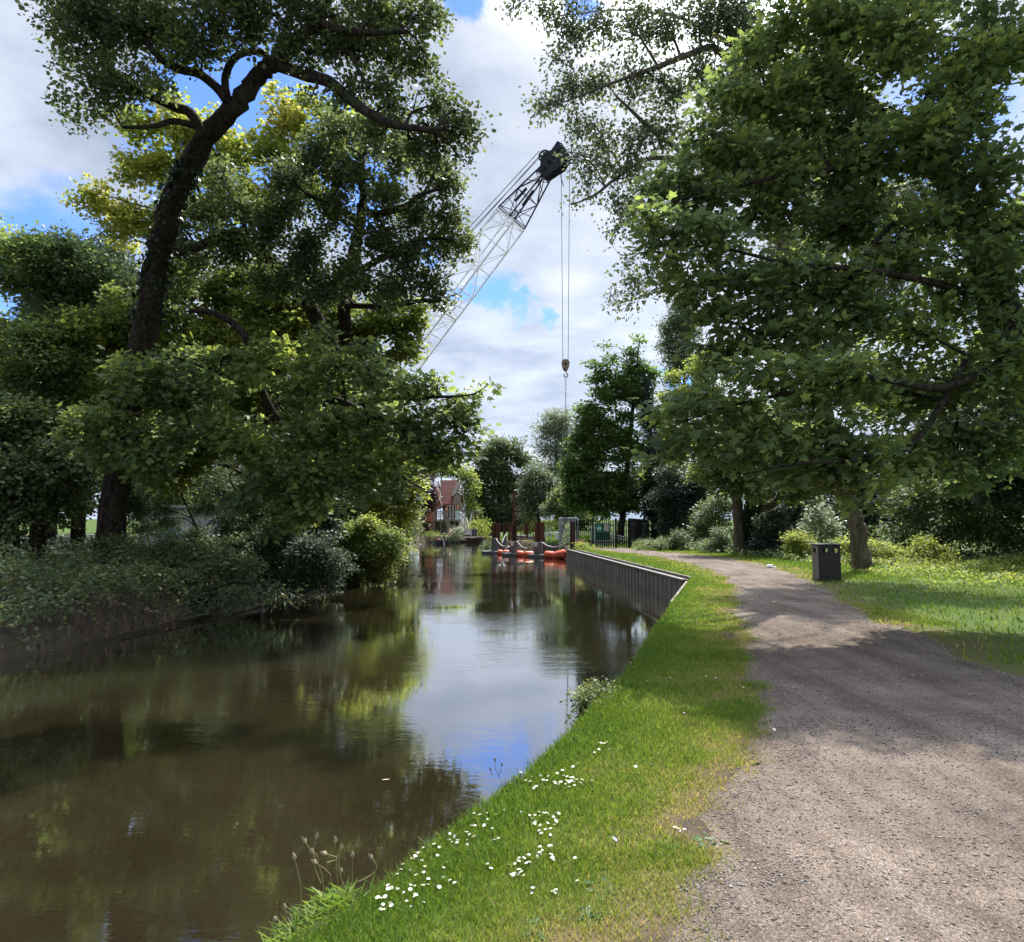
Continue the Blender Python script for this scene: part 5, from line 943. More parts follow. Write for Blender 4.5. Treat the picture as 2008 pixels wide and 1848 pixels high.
TAN = surf('dusty_tan_paint', (.27, .19, .125), (.20, .14, .095), 7, .7, .3, 20)
r = thing('hook_block', 'tan hook block hanging from the two crane ropes', 'hook block', tuple(hk))
b = MB(); k = 51.6/F; P = []
for x, z in ((-3.2, 12.5), (3.2, 12.5), (7.2, 9), (8, 4), (6.5, -4), (3.2, -11), (-2.5, -11), (-6.5, -3), (-8, 4), (-7.2, 9)): P.append((hk[0]+x*k, hk[1]-.16, hk[2]+z*k))
b.prism(P, (0, .32, 0)); b.build('block_cheeks', TAN, r, bevel=.03)
b = MB(); b.tube([(hk[0], hk[1]-.18, hk[2]+.1), (hk[0], hk[1]+.18, hk[2]+.1)], .09, 10); b.box((hk[0]-.13, hk[1]-.17, hk[2]-.33), (.14, .04, .14)); b.build('pin', STEELB, r)
b = MB(); c0 = np.array([hk[0]+.02, hk[1], hk[2]-.72]); b.tube([(hk[0], hk[1], hk[2]-.38), (hk[0]+.02, hk[1], hk[2]-.5)], .05, 8)
b.tube([c0+np.array([math.cos(a)*.13, 0, math.sin(a)*.16]) for a in np.linspace(1.5, -3.6, 14)], np.linspace(.05, .045, 14), 8); b.build('hook', surf('hook_steel', (.35, .17, .12), (.28, .14, .1), 6, .6), r, smooth=True)
ch = MB(); z = hk[2]-.86; i = 0
while z > hk[2]-2.05:
    c0 = np.array([hk[0], hk[1], z-.10]); hx = np.array([1, 0, 0]) if i % 2 else np.array([0, 1., 0])
    ch.tube([c0+hx*math.cos(a)*.055+np.array([0, 0, math.sin(a)*.11]) for a in np.linspace(0, 2*math.pi, 11)], .02, 5, cap=False); z -= .165; i += 1
tag(ch.build('lifting_chain', GALV, smooth=True), 'grey lifting chain hanging from the hook of the tan block', 'chain')
rope((hk[0], hk[1], z), (s0[0], s0[1]+.2, 1.95), 0, 'dark sling rope running from the lifting chain down to the stacked barriers', r_=.026, name='sling_rope', mat=STEELB, group=None)

# ------------------------------------------------------------------ litter bin
bx, by = W(1617, 1000, 19.6)[:2]; bz = float(height(np.array([bx]), np.array([by]))[0]); rz = rad(-7)
r = thing('litter_bin', 'square brown litter bin with window slots, beside the towpath', 'litter bin', (bx, by, bz))
ca, sa = math.cos(rz), math.sin(rz)
def bl(x, y, z): return (bx+x*ca-y*sa, by+x*sa+y*ca, bz+z)
def panel(name, mat, side, holes, slats=0):
    """One wall of the bin with openings: side 0 front, 1 left, 2 back, 3 right."""
    hw = .29; a = [0, -math.pi/2, math.pi, math.pi/2][side]; b = MB()
    def pt(u, o, z): x, y = u, -hw+o; return bl(x*math.cos(a)-y*math.sin(a), x*math.sin(a)+y*math.cos(a), z)
    def bar(u0, u1, z0, z1, o=0): b.prism([pt(u0, o, z0), pt(u1, o, z0), pt(u1, o, z1), pt(u0, o, z1)], np.array(pt(0, o+.02, 0))-np.array(pt(0, o, 0)))
    w = hw-.003; z0, z1, z2, z3 = .02, .745, .86, .955
    if slats:
        n = 5; [bar(-w+2*w*i/n+.004, -w+2*w*(i+1)/n-.004, z0, z1) for i in range(n)]
        bar(-w, w, z0, z1, .021)
    else: bar(-w, w, z0, z1)
    bar(-w, w, z2, z3); e = [-w]+[x for h in holes for x in h]+[w]
    for i in range(0, len(e), 2): bar(e[i], e[i+1], z1, z2)
    return b.build(name, mat, r)
BINB = surf('brown_black_bin', (.020, .017, .020), (.032, .028, .032), 40, .6, .25, 160); BINT = surf('grey_brown_slats', (.14, .115, .10), (.20, .17, .15), 6, .8, .3, 40, stretch=(4, 4, .3))
panel('front_panel', BINB, 0, [(-.19, -.04), (.09, .22)]); panel('slatted_panel', BINT, 1, [(-.16, .16)], 1); panel('back_panel', BINB, 2, [(-.22, -.07), (.02, .19)]); panel('side_panel', BINB, 3, [(-.2, .2)])
b = MB(); P = [bl(x, y, .957) for x, y in ((-.32, -.32), (.32, -.32), (.32, .32), (-.32, .32))]; b.prism(P, (0, 0, .03)); b.build('lid', BINB, r, bevel=.006)
b = MB(); P = [bl(x, y, -.03) for x, y in ((-.27, -.27), (.27, -.27), (.27, .27), (-.27, .27))]; b.prism(P, (0, 0, .05)); b.prism([bl(x, y, .03) for x, y in ((-.24, -.24), (.24, -.24), (.24, .24), (-.24, .24))], (0, 0, .58)); b.build('liner', STEELB, r)

# ------------------------------------------------------------------ boathouse and its quay
HD = 90.0; hk_ = HD/F
def H(dx, dy, dd=0): p = W(dx, dy, HD); return np.array([p[0], HD+dd, p[2]])
xz = lambda v: 806.6+.0867*v
yz = lambda v: 916.5+.0867*v
def hx(v): return float(W(xz(v), 1000, HD)[0])
def hz(v): return float(W(1000, yz(v), HD)[2])
TILE = surf('clay_roof_tile', (.21, .085, .065), (.14, .06, .052), 1.6, .85, .5, 12, stretch=(1, 1, 3.5), c3=(.25, .12, .08), s3=6)
r = thing('boathouse', 'red brick boathouse with a steep tiled roof, prow gable and timber deck', 'house', (hx(800), HD+2, 0))
zr, ze = hz(280), hz(835)
b = MB(); x0, x1 = hx(700), hx(1010); b.box(((x0+x1)/2, HD+2.9, (ze+.1-.2)/2), (x1-x0, 3.4, ze+.3)); b.build('wall', BRICK, r)
b = MB()        # steep roof: near slope is a trapezoid, wider at the ridge where the gables jut out
rl, rr_, el_, er = hx(595), hx(1075), hx(665), hx(935); yr, ye = HD+2.9, HD+.95
def slab(P, th): b.prism(P, th)
slab([(rl, yr, zr), (rr_-.45, yr, zr), (er, ye, ze), (el_, ye, ze)], (0, .05, .10)); slab([(rl, yr+.06, zr), (rr_-.45, yr+.06, zr), (er, yr+2.0, ze), (el_, yr+2.0, ze)], (0, .05, .10)); b.build('roof', TILE, r)
b = MB(); g = hx(1090)
for ys in (ye-.05, yr+2.05): b.beam((g, yr, zr+.05), (hx(1140) if ys > yr else er+.1, ys, ze-.1), .07, .22)
for ys in (ye-.05, yr+2.0): b.beam((rl-.25, yr, zr+.03), (el_-.05, ys, ze-.2), .07, .2)
b.beam((hx(545), yr-.2, hz(335)), (hx(680), ye-.3, hz(900)), .08, .2); b.build('barge_board', TIMBER, r)
b = MB(); b.prism([(g-.15, yr-.1, zr-.2), (er+.2, ye+.15, hz(640)), (er+.2, yr+1.9, hz(640))], (-.5, 0, 0)); b.build('gable_recess', TIMBERD, r)
b = MB(); bx0, bx1 = hx(945), hx(1108); bz0, bz1 = hz(825), hz(605)
b.box(((bx0+bx1)/2, HD+1.6, bz0), (bx1-bx0, 1.6, .16))
for i in range(9): x = bx0+.05+(bx1-bx0-.1)*i/8; b.box((x, HD+.82, (bz0+bz1)/2), (.10, .03, bz1-bz0))
b.box(((bx0+bx1)/2, HD+.8, bz1), (bx1-bx0, .06, .07)); b.build('balcony', TIMBER, r)
b = MB(); b.prism([(hx(1010), HD+1.2, hz(980)), (hx(1160), HD+1.4, hz(980)), (hx(1135), HD+1.4, hz(800)), (hx(1060), HD+1.2, hz(840))], (0, .15, 0)); b.build('timber_brace', TIMBER, r)
for v in (830, 893, 957):
    b = MB(); b.box((hx(v), HD+1.17, hz(1010)), (.30, .06, 1.75)); w = b.build('window', WHITE, r); b = MB(); b.box((hx(v), HD+1.13, hz(1010)), (.2, .03, 1.6)); b.build('pane', GLASS, w)
b = MB(); b.box((hx(718), HD+1.17, hz(930)), (.3, .06, .9)); w = b.build('window', TIMBERD, r); b = MB(); b.box((hx(718), HD+1.13, hz(930)), (.24, .03, .8)); b.build('pane', GLASS, w)
# brick wing with the arched doorway
wx0, wx1 = hx(180), hx(530); b = MB(); zt = hz(960); zb = -.6
ar = [(hx(268), zb), (hx(268), hz(1260))]+[(hx(268+176*t), hz(1260)+(hz(1225)-hz(1260))*math.sin(math.pi*t)) for t in np.linspace(.1, .9, 7)]+[(hx(444), hz(1260)), (hx(444), zb)]
P = [(wx0, zb)]+ar+[(wx1, zb), (wx1, zt+.9), (wx0+.4, zt-.2), (wx0, hz(1180))]
b.prism([(x, HD+.3, z) for x, z in P], (0, .3, 0)); b.box(((wx0+wx1)/2, HD+2.4, (zt-.8)/2), (wx1-wx0, .2, zt+.4)); b.box((wx1-.1, HD+1.5, zt/2-.1), (.2, 1.7, zt+1.0)); b.build('brick_wing', BRICK, r)
b = MB(); b.box(((hx(268)+hx(444))/2, HD+.75, (hz(1230)+zb)/2), (hx(444)-hx(268)+.1, .05, hz(1225)-zb)); b.build('arched_door', TIMBERD, r); b = MB(); b.box(((hx(370)+hx(444))/2, HD+.68, (hz(1240)+zb)/2), ((hx(444)-hx(370))*.9, .05, hz(1240)-zb)); b.build('door_leaf', surf('brown_door', (.16, .07, .05), (.12, .055, .04), 5, .7), r)
b = MB(); b.prism([(wx0-.3, HD+.2, zt-.9), (hx(540), HD+.1, hz(420)), (hx(690), HD+.1, hz(905)), (wx1+.1, HD+.1, zt+.0)], (0, 2.2, 0)); b.build('lean_to_roof', TILE, r)
b = MB(); b.tube([(hx(490), HD+.2, -.6), (hx(490), HD+.2, hz(1290))], .06, 6); b.build('drainpipe', STEELB, r)
# deck on posts with balustrades and a stair
dz = hz(1180); dx0, dx1 = hx(530), hx(1440); b = MB(); b.box(((dx0+dx1)/2, HD-.2, dz-.1), (dx1-dx0, 2.4, .24)); b.build('deck', TIMBER, r)
for v in (540, 690, 1000, 1090, 1270, 1420): b = MB(); b.box((hx(v), HD-1.2, (dz-.2-.6)/2), (.20, .20, dz+.4)); b.build('deck_post', TIMBER, r)
zt2 = hz(1000)
def balustrade(v0, v1, name='balustrade', solid=True):
    b = MB(); a, c = hx(v0), hx(v1); n = max(2, int((c-a)/(.13 if solid else .3)))
    for i in range(n+1): b.box((a+(c-a)*i/n, HD-1.36, (dz+zt2)/2+.02), (.09 if solid else .035, .03, zt2-dz-.12))
    b.box(((a+c)/2, HD-1.36, zt2), (c-a+.06, .08, .08)); b.build(name, TIMBER, r)
balustrade(530, 685); balustrade(690, 770); balustrade(850, 1010, solid=False); balustrade(1110, 1440, solid=False)
for v in (530, 690, 770, 1010, 1225, 1390, 1435): b = MB(); b.box((hx(v), HD-1.36, dz+.55), (.1, .1, 1.25)); b.build('newel_post', TIMBER, r)
b = MB()
for i in range(9): t = i/8; b.box((hx(770)+(hx(850)-hx(770))*t, HD-1.6, dz-.15-(dz+.2)*t), (.95, .26, .05))
b.build('stair_tread', TIMBER, r); b = MB(); b.beam((hx(765), HD-1.75, dz+.9), (hx(930), HD-1.75, .45), .07, .5, up=(0, 0, 1)); b.beam((hx(770), HD-1.3, dz), (hx(900), HD-1.3, -.2), .07, .28); b.build('stair_rail', TIMBER, r)
b = MB()
for i in range(6): b.box((hx(735), HD-.4, .2+i*.26), (.75, .04, .12)); b.box((hx(1320), HD-.6, .3+i*.25), (.8, .04, .1))
b.build('slatted_screen', TIMBER, r)
b = MB(); b.box((hx(900), HD+.1, .6), (hx(1250)-hx(545), .05, dz+.2)); b.build('undercroft', TIMBERD, r)
b = MB(); b.box((hx(1062), HD-1.42, hz(1090)), ((hx(1110)-hx(1015)), .03, hz(995)-hz(1200))); tag(b.build('beach_towel', surf('pale_towel', (.52, .60, .62), (.45, .55, .58), 6, .9)), 'pale blue towel hung over the deck railing of the boathouse', 'towel')
for v0, z0_, v1, z1_, lab in ((1195, 1210, 1225, 1035, 'white oar leaning on the deck railing, nearer the parasols'), (1330, 1350, 1385, 1035, 'white oar leaning on the deck railing, at its right end')):
    b = MB(); b.tube([(hx(v0), HD-1.7, hz(z0_)), (hx(v1), HD-1.5, hz(z1_))], [.09, .075], 8); tag(b.build('white_oar', WHITE), lab, 'oar', 'oars at the boathouse')

QY = 81.4; q0 = W(880, 1000, QY)[0]; q1 = W(944, 1000, QY)[0]
r = thing('timber_quay', 'old dark timber quay in front of the boathouse', 'quay', (-7, 85, WZ))
b = MB(); b.box(((q0+q1)/2-.15, QY+4, -.65), (q1-q0+.1, 8, .8)); b.build('quay_face', TIMBERD, r)
b = MB()
for i in range(12): b.box((q0+.2+i*(q1-q0-.4)/11, QY-.08, -.7), (.13, .12, .85))
b.build('fender_piles', TIMBERD, r)
b = MB(); b.box(((q0+q1)/2, QY+3.9, -.2), (q1-q0+.4, 8.3, .10)); b.beam((W(925, 1000, QY)[0], QY-.15, -.28), (q1+.2, QY-.15, -.1), .18, .16); b.build('quay_deck', TIMBER, r)
def Q(dx, d=83.5): return float(W(dx, 1000, d)[0])
for dx, lab in ((905.8, 'closed cream parasol on the quay, left of the pair'), (914.2, 'closed cream parasol on the quay, right of the pair')):
    x = Q(dx, 86); r = thing('parasol', lab, 'parasol', (x, 86, -.15), 'closed parasols on the boathouse quay'); b = MB(); b.lathe([(.05, .35), (.42, .42), (.38, .9), (.27, 1.6), (.10, 2.15), (.04, 2.25)], (x, 86, -.15), 10); b.build('canopy', CREAM, r); b = MB(); b.lathe([(.03, 0), (.03, 2.35)], (x, 86, -.15), 8); b.lathe([(.25, 0), (.25, .08)], (x, 86, -.15), 12); b.build('pole', WHITE, r)
x = Q(917); r = thing('garden_armchair', 'pale garden armchair on the quay beside the dark planter', 'armchair', (x, 83, -.15)); b = MB(); b.box((x, 83, .22), (.75, .7, .18)); b.build('seat', WHITE, r); b = MB(); b.box((x, 83.35, .45), (.75, .12, .6)); b.build('backrest', GREYC, r)
for s in (-1, 1): b = MB(); b.box((x+s*.42, 83, .25), (.12, .75, .62)); b.build('armrest', GREYC, r)
b = MB(); b.box((x, 83, .0), (.7, .6, .22)); b.build('base', STEELB, r)
x = Q(927); r = thing('garden_planter', 'long dark grey planter box at the right end of the quay', 'planter', (x, 83.6, -.15)); b = MB(); b.box((x, 83.8, .28), (1.05, .7, .86)); b.build('planter_box', DGREY, r, bevel=.02); b = MB(); b.box((x, 83.8, .72), (1.1, .75, .05)); b.build('rim', DGREY, r)
x = Q(910.5); b = MB(); b.box((x, 83, .15), (.36, .4, .6)); b.box((x, 83, .47), (.42, .46, .05)); tag(b.build('side_table', DGREY), 'small dark side table left of the pale armchair', 'side table')
x = Q(884.5, 82.4); b = MB(); n = 18; b.tube([(x+.03*math.cos(2*math.pi*i/n), 82.3, .35+.36*math.sin(2*math.pi*i/n)) if False else (x+.22*math.cos(2*math.pi*i/n), 82.3, .3+.36*math.sin(2*math.pi*i/n)) for i in range(n+1)], .075, 8, cap=False)
tag(b.build('lifebuoy', ORANGE, smooth=True), 'orange lifebuoy on the quay above the boat', 'lifebuoy'); b = MB(); b.tube([(x, 82.4, -.2), (x, 82.4, .75)], .04, 6); tag(b.build('lifebuoy_post', TIMBER), 'thin post carrying the orange lifebuoy', 'post')
bush('reed_clump', 'tall yellow-green reeds at the right of the boathouse quay', 'reeds', 'plants by the boathouse', at(940, 86), LB([(938, 1040, 9, 18), (945, 1035, 8, 22), (948, 1050, 7, 12), (932, 1045, 7, 12)], 86, 2.6), LIMEM, NARROW, .35, spray=12, seed=181, fill=.36, up=.1, droop=-.9, tint=(.3, .2))
bush('quay_plants', 'straggling flowering plants hanging over the quay front', 'plants', 'plants by the boathouse', at(890, 81.5), LB([(893, 1042, 7, 8), (898, 1052, 7, 9), (886, 1048, 7, 8), (903, 1040, 5, 7), (892, 1058, 5, 5)], 81, 2.0), WILM, OVAL, .15, spray=10, seed=182, fill=.52, tint=(.8, .3))
bush('bank_shrub', 'small dark shrubs along the waterside below the brick wing', 'bush', 'plants by the boathouse', at(840, 82), LB([(840, 1048, 8, 5), (825, 1052, 10, 6), (855, 1050, 8, 5), (812, 1056, 10, 6), (850, 1058, 6, 4)], 81.5, 2.4), LIMEM, OVAL, .16, spray=10, seed=183, fill=.52, tint=(.4, .3))
bush('white_rose_bush', 'white-flowered bush at the water edge left of the rusty piles', 'bush', 'plants by the boathouse', at(961, 66)+np.array([0, 0, -.2]), LB([(958, 1068, 9, 8), (951, 1075, 8, 6), (962, 1076, 6, 6)], 64, 2.2), MIDM, OVAL, .14, spray=10, seed=184, fill=.52)
bush('hedge_shrub', 'sunlit yellow-green shrubs behind the lawn and the white trestle', 'bush', 'plants by the boathouse', at(1080, 76), LB([(1060, 1032, 14, 9), (1082, 1030, 16, 9), (1045, 1036, 12, 8), (1100, 1034, 14, 9), (1030, 1038, 12, 8)], 76, 2.4), LIMEM, OVAL, .22, spray=10, seed=185, fill=.52, tint=(.7, .25))
bush('bank_shrub', 'leafy bush between the lawn and the dark corner pile', 'bush', 'plants by the boathouse', at(1112, 49), LB([(1112, 1065, 7, 10), (1108, 1078, 8, 9), (1116, 1050, 5, 8)], 48.5, 2.3), MIDM, OVAL, .12, spray=10, seed=186, fill=.52)

# ------------------------------------------------------------------ dinghy and rower
BD = 76.5; bo = W(868, 1000, BD); bxx, byy = bo[0], bo[1]
r = thing('dinghy', 'small black dinghy with one person aboard, below the boathouse', 'dinghy', (bxx, byy, WZ))
b = MB(); hull = []
for t, w_, z0_ in ((-1, .42, -.12), (-.6, .55, -.16), (0, .6, -.17), (.6, .52, -.15), (.95, .28, -.05), (1.1, .06, .04)):
    hull.append([(t*.86, s*w_*f, z) for s, f, z in ((-1, 1, .30), (-1, .8, z0_), (1, .8, z0_), (1, 1, .30), (1, .86, .30), (1, .7, -.02), (-1, .7, -.02), (-1, .86, .30))])
rzb = rad(30); ca, sa = math.cos(rzb), math.sin(rzb)
def bt_(p): return (bxx+p[0]*ca-p[1]*sa, byy+p[0]*sa+p[1]*ca, WZ+.08+p[2])
V = [bt_(p) for ring in hull for p in ring]; n = 8
b.add(V, [(i*n+j, i*n+(j+1) % n, (i+1)*n+(j+1) % n, (i+1)*n+j) for i in range(5) for j in range(n)]+[tuple(range(n))[::-1], tuple(5*n+j for j in range(n))]); b.box(bt_((-.86, 0, .09)), (.05, .84, .42), rz=rzb); b.build('hull', surf('dinghy_black', (.018, .019, .021), (.03, .03, .032), 5, .5), r)
b = MB(); b.box(bt_((.24, 0, .16)), (.22, .9, .05), rz=rzb); b.build('thwart', TIMBER, r)
b = MB(); b.tube([bt_((-.25, -.75, .55)), bt_((-.18, -.85, -.12))], [.03, .03], 6); b.box(bt_((-.18, -.86, -.06)), (.05, .16, .34), rz=rzb); tag(b.build('paddle', WHITE), 'white paddle dipped in the water beside the dinghy', 'paddle')
b = MB(); c0 = tuple(np.array(bt_((.24, 0, .1)))+np.array([-.74, -.15, 0])); b.prism([(c0[0]-.26, c0[1]-.15, c0[2]), (c0[0]+.26, c0[1]-.15, c0[2]), (c0[0]+.12, c0[1]-.1, c0[2]+.36), (c0[0]-.02, c0[1]-.1, c0[2]+.42), (c0[0]-.1, c0[1]-.1, c0[2]+.34)], (0, .3, 0)); tag(b.build('life_jacket', RED, bevel=.03), 'red life jacket lying in the bow of the dinghy', 'life jacket')
b = MB(); c0 = tuple(np.array(bt_((.24, 0, .13)))+np.array([-.45, .02, 0])); b.prism([(c0[0]-.22, c0[1]-.2, c0[2]), (c0[0]+.22, c0[1]-.2, c0[2]), (c0[0]+.25, c0[1]-.2, c0[2]+.26), (c0[0]-.25, c0[1]-.2, c0[2]+.26)], (0, .42, 0)); b.box((c0[0], c0[1]+.01, c0[2]+.28), (.53, .46, .03)); tag(b.build('plastic_crate', TEAL, bevel=.02), 'pale teal plastic crate in front of the person in the dinghy', 'crate')

def skin_mesh(name, verts, edges, radii, mat, parent, sub=1, rootv=0):
    o3 = org(parent); me = bpy.data.meshes.new(name); me.from_pydata([tuple(np.array(v)-o3) for v in verts], edges, []); o = bpy.data.objects.new(name, me); C.objects.link(o)
    mo = o.modifiers.new('s', 'SKIN'); mo.use_smooth_shade = True
    for i, rr in enumerate(radii): sv = me.skin_vertices[0].data[i]; sv.radius = (rr, rr) if np.isscalar(rr) else rr; sv.use_root = (i == rootv)
    mo.branch_smoothing = .3; s = o.modifiers.new('u', 'SUBSURF'); s.levels = sub; s.render_levels = sub
    dg = bpy.context.evaluated_depsgraph_get(); dg.update(); m2 = bpy.data.meshes.new_from_object(o.evaluated_get(dg)); bpy.data.objects.remove(o); m2.materials.clear(); return link_mesh(name, m2, mat, parent)
# seated, facing left, hands forward on the crate
pr = thing('person', 'person in a pale cap and navy top sitting in the black dinghy', 'person', bt_((.24, 0, .2))); P0 = np.array(bt_((.24, 0, .19)))
def pp(x, y, z): return P0+np.array([x, y, z])           # x to the picture's right, y away
V = [pp(0, 0, .1), pp(0, 0, .3), pp(-.03, 0, .48), pp(-.05, 0, .55), pp(-.075, 0, .615), pp(-.085, 0, .70), pp(-.08, 0, .785)]; E = [(i, i+1) for i in range(6)]; Rr = [.15, .145, .15, .065, (.075, .06), (.10, .08), (.085, .07)]
for s in (-1, 1):
    k = len(V); V += [pp(-.03, s*.17, .52), pp(-.13, s*.24, .27), pp(-.36, s*.15, .24), pp(-.43, s*.14, .24)]; Rr += [.065, .05, .036, .034]; E += [(2, k), (k, k+1), (k+1, k+2), (k+2, k+3)]
    h = k+3
    for j, (fy, fl_) in enumerate(((-.03, .07), (-.01, .085), (.01, .08), (.03, .06))):
        q = len(V); V += [pp(-.46, s*.14+fy, .24), pp(-.46-fl_*.5, s*.14+fy*1.2, .235), pp(-.46-fl_, s*.14+fy*1.2, .215)]; Rr += [.012, .010, .008]; E += [(h, q), (q, q+1), (q+1, q+2)]
    q = len(V); V += [pp(-.43, s*.14-s*.045, .245), pp(-.47, s*.14-s*.065, .235)]; Rr += [.012, .009]; E += [(h, q), (q, q+1)]
    k = len(V); V += [pp(-.05, s*.10, .08), pp(-.42, s*.13, .16), pp(-.40, s*.12, -.14), pp(-.52, s*.12, -.16)]; Rr += [.09, .07, .05, .04]; E += [(0, k), (k, k+1), (k+1, k+2), (k+2, k+3)]
skin_mesh('body', V, E, Rr, SKIN, pr, 1)
V = [pp(0, 0, .08), pp(0, 0, .3), pp(-.03, 0, .49), pp(-.045, 0, .565)]; E = [(0, 1), (1, 2), (2, 3)]; Rr = [.172, .168, .172, .088]
for s in (-1, 1): k = len(V); V += [pp(-.03, s*.175, .525), pp(-.12, s*.235, .30)]; Rr += [.085, .07]; E += [(2, k), (k, k+1)]
skin_mesh('navy_top', V, E, Rr, NAVY, pr, 1)
V = [pp(0, 0, .10)]; E = []; Rr = [.165]
for s in (-1, 1): k = len(V); V += [pp(-.05, s*.10, .08), pp(-.42, s*.13, .16), pp(-.40, s*.12, -.10)]; Rr += [.105, .085, .064]; E += [(0, k), (k, k+1), (k+1, k+2)]
skin_mesh('trousers', V, E, Rr, surf('stone_trousers', (.30, .26, .22), (.24, .21, .18), 6, .9), pr, 1)
b = MB(); b.lathe([(.108, 0), (.112, .03), (.09, .075), (.05, .10), (0, .108)], pp(-.078, 0, .775), 14); b.prism([pp(-.15, -.08, .785), pp(-.27, -.055, .775), pp(-.28, 0, .775), pp(-.27, .055, .775), pp(-.15, .08, .785)], (0, 0, .012)); b.build('cap', surf('pale_cap', (.5, .48, .48), (.44, .42, .42), 5, .9), pr, smooth=False)
b = MB(); b.box(pp(-.172, 0, .725), (.03, .14, .035)); b.build('sunglasses', STEELB, pr); b = MB(); b.prism([pp(-.17, -.014, .71), pp(-.17, .014, .71), pp(-.205, .014, .672), pp(-.205, -.014, .672)], (.02, 0, 0)); b.build('nose', SKIN, pr)
b = MB(); b.box(pp(-.165, 0, .635), (.02, .05, .012)); b.build('mouth', RED, pr)
for s in (-1, 1): b = MB(); b.lathe([(.0, -.03), (.02, -.015), (.022, .01), (0, .03)], pp(-.075, s*.095, .70), 8); b.build('ear', SKIN, pr)

# ------------------------------------------------------------------ white shed behind the hawthorn, timbers at the far bank
r = thing('white_shed', 'white flat-roofed shed glimpsed through the hawthorn at the far left', 'shed', (-18.5, 36, 0))
c = W(395, 1005, 36); b = MB(); b.box((c[0], 36.5, 1.15), (5.2, 2.6, 2.3)); b.build('wall', WHITE, r); b = MB(); b.box((c[0], 36.5, 2.36), (5.6, 3.0, .12)); b.build('roof', WHITE, r); b = MB(); b.box((c[0]-1.2, 35.17, 1.0), (.95, .05, 1.7)); b.build('door', TEAL, r)
for a, c, rr, lab, nm in (((-8.0, 14.6, -.68), (-7.3, 17.9, -.62), .022, 'pale pole lying along the far bank beside the dead grass', 'fallen_pole'), ((-7.2, 18.2, -.70), (-6.9, 20.2, -.66), .05, 'rotten board half sunk at the far bank, the left of two', 'rotten_board'), ((-6.95, 20.4, -.68), (-6.7, 22.0, -.66), .05, 'rotten board half sunk at the far bank, the right of two', 'rotten_board'), ((-6.9, 19.8, -1.2), (-6.9, 19.8, -.2), .03, 'thin stake standing in the water at the far bank', 'stake')):
    b = MB(); b.tube([a, tuple((np.array(a)+np.array(c))/2+RNG.normal(0, .02, 3)), c], rr, 7, wob=.2); tag(b.build(nm, TIMBERD), lab, 'timber')

# ------------------------------------------------------------------ flowers and small plants
DW = surf('daisy_white', (.80, .80, .82), (.75, .75, .78), 20, .6); DY = surf('daisy_yellow', (.75, .50, .04), (.65, .42, .03), 20, .7); STEM = surf('green_stem', (.06, .12, .02), (.05, .1, .02), 20, .7)
def make_daisy():
    r = thing('daisy', 'x', 'daisy'); b = MB(); b.tube([(0, 0, 0), (.004, 0, .03), (0, .003, .062)], .0014, 5); b.build('stem', STEM, r)
    b = MB(); n = 15
    for i in range(n):
        a = 2*math.pi*i/n; w = .0026; c, s = math.cos(a), math.sin(a); zz_ = .064+.0012*(i % 2)
        b.add([(c*.004-s*w*.5, s*.004+c*w*.5, zz_), (c*.004+s*w*.5, s*.004-c*w*.5, zz_), (c*.0125+s*w, s*.0125-c*w, zz_+.003), (c*.0145, s*.0145, zz_+.0026), (c*.0125-s*w, s*.0125+c*w, zz_+.003)], [(0, 1, 2, 3, 4)])
    b.build('petals', DW, r); b = MB(); b.lathe([(.0055, .064), (.005, .0675), (.002, .0695), (0, .07)], (0, 0, 0), 10); b.build('flower_centre', DY, r); return r
dz0 = make_daisy(); used = [False]
def G(dx, dy):
    v = (924-dy)/F; u = (dx-1004)/F; k = EYE/-(math.sin(TH)+v*math.cos(TH)); return u*k, (math.cos(TH)-v*math.sin(TH))*k
def daisy(x, y, label, sc=1.0):
    if sd_poly(np.array([x]), np.array([y]), CANAL)[0] < .02: return
    o = dz0 if not used[0] else copy_tree(dz0); used[0] = True
    o.location = (x, y, zg(x, y)-.004); o.rotation_euler = (random.uniform(-.25, .45), random.uniform(-.35, .25), random.uniform(0, 6.28)); s = .58*sc*random.uniform(.8, 1.25); o.scale = (s, s, s)
    tag(o, label, 'daisy', 'white daisies in the turf')
random.seed(5)
zf = lambda x, y: (641.6+.2282*x, 1558.2+.2282*y)       # close view of the nearest turf
near_ = [(450, 920), (465, 960), (475, 980), (440, 925), (520, 905), (560, 950), (578, 985), (498, 1040), (540, 805), (525, 840), (575, 825), (560, 815), (625, 830), (690, 805), (680, 845), (700, 840), (750, 800), (825, 830), (848, 808), (855, 765), (945, 828), (740, 905), (765, 900), (700, 930), (698, 978), (808, 955)]
mid_ = [(605, 710), (622, 672), (675, 640), (705, 668), (775, 720), (668, 572), (720, 545), (740, 560), (750, 590), (715, 592), (785, 528), (805, 605), (835, 655), (838, 690), (845, 487), (930, 460), (965, 492), (942, 552), (1043, 620), (985, 660), (1014, 732), (1072, 772), (1113, 803), (760, 360), (790, 410), (845, 392)]
cl3 = [(1048, 362), (1090, 385), (1110, 370), (1075, 420), (1045, 428), (1105, 425), (1125, 455), (1120, 412), (1190, 378), (1245, 380), (1240, 410), (1225, 420), (1205, 445), (1255, 415), (1420, 328), (1365, 300), (1285, 302), (1255, 305), (1385, 258), (1315, 225), (1278, 207), (1360, 178), (1435, 170), (1460, 195), (1498, 105), (1515, 158)]
cl4 = [(1668, 168), (1735, 210), (1800, 208), (1820, 200), (1835, 212), (1855, 205), (1870, 198), (1885, 215), (1945, 225), (1970, 190), (1960, 260), (1980, 228), (1775, 265), (1758, 293), (1795, 258), (1840, 288), (1870, 288), (1900, 325), (1880, 335), (1925, 345), (1835, 360), (1845, 385), (1912, 378), (1990, 292), (1955, 290)]
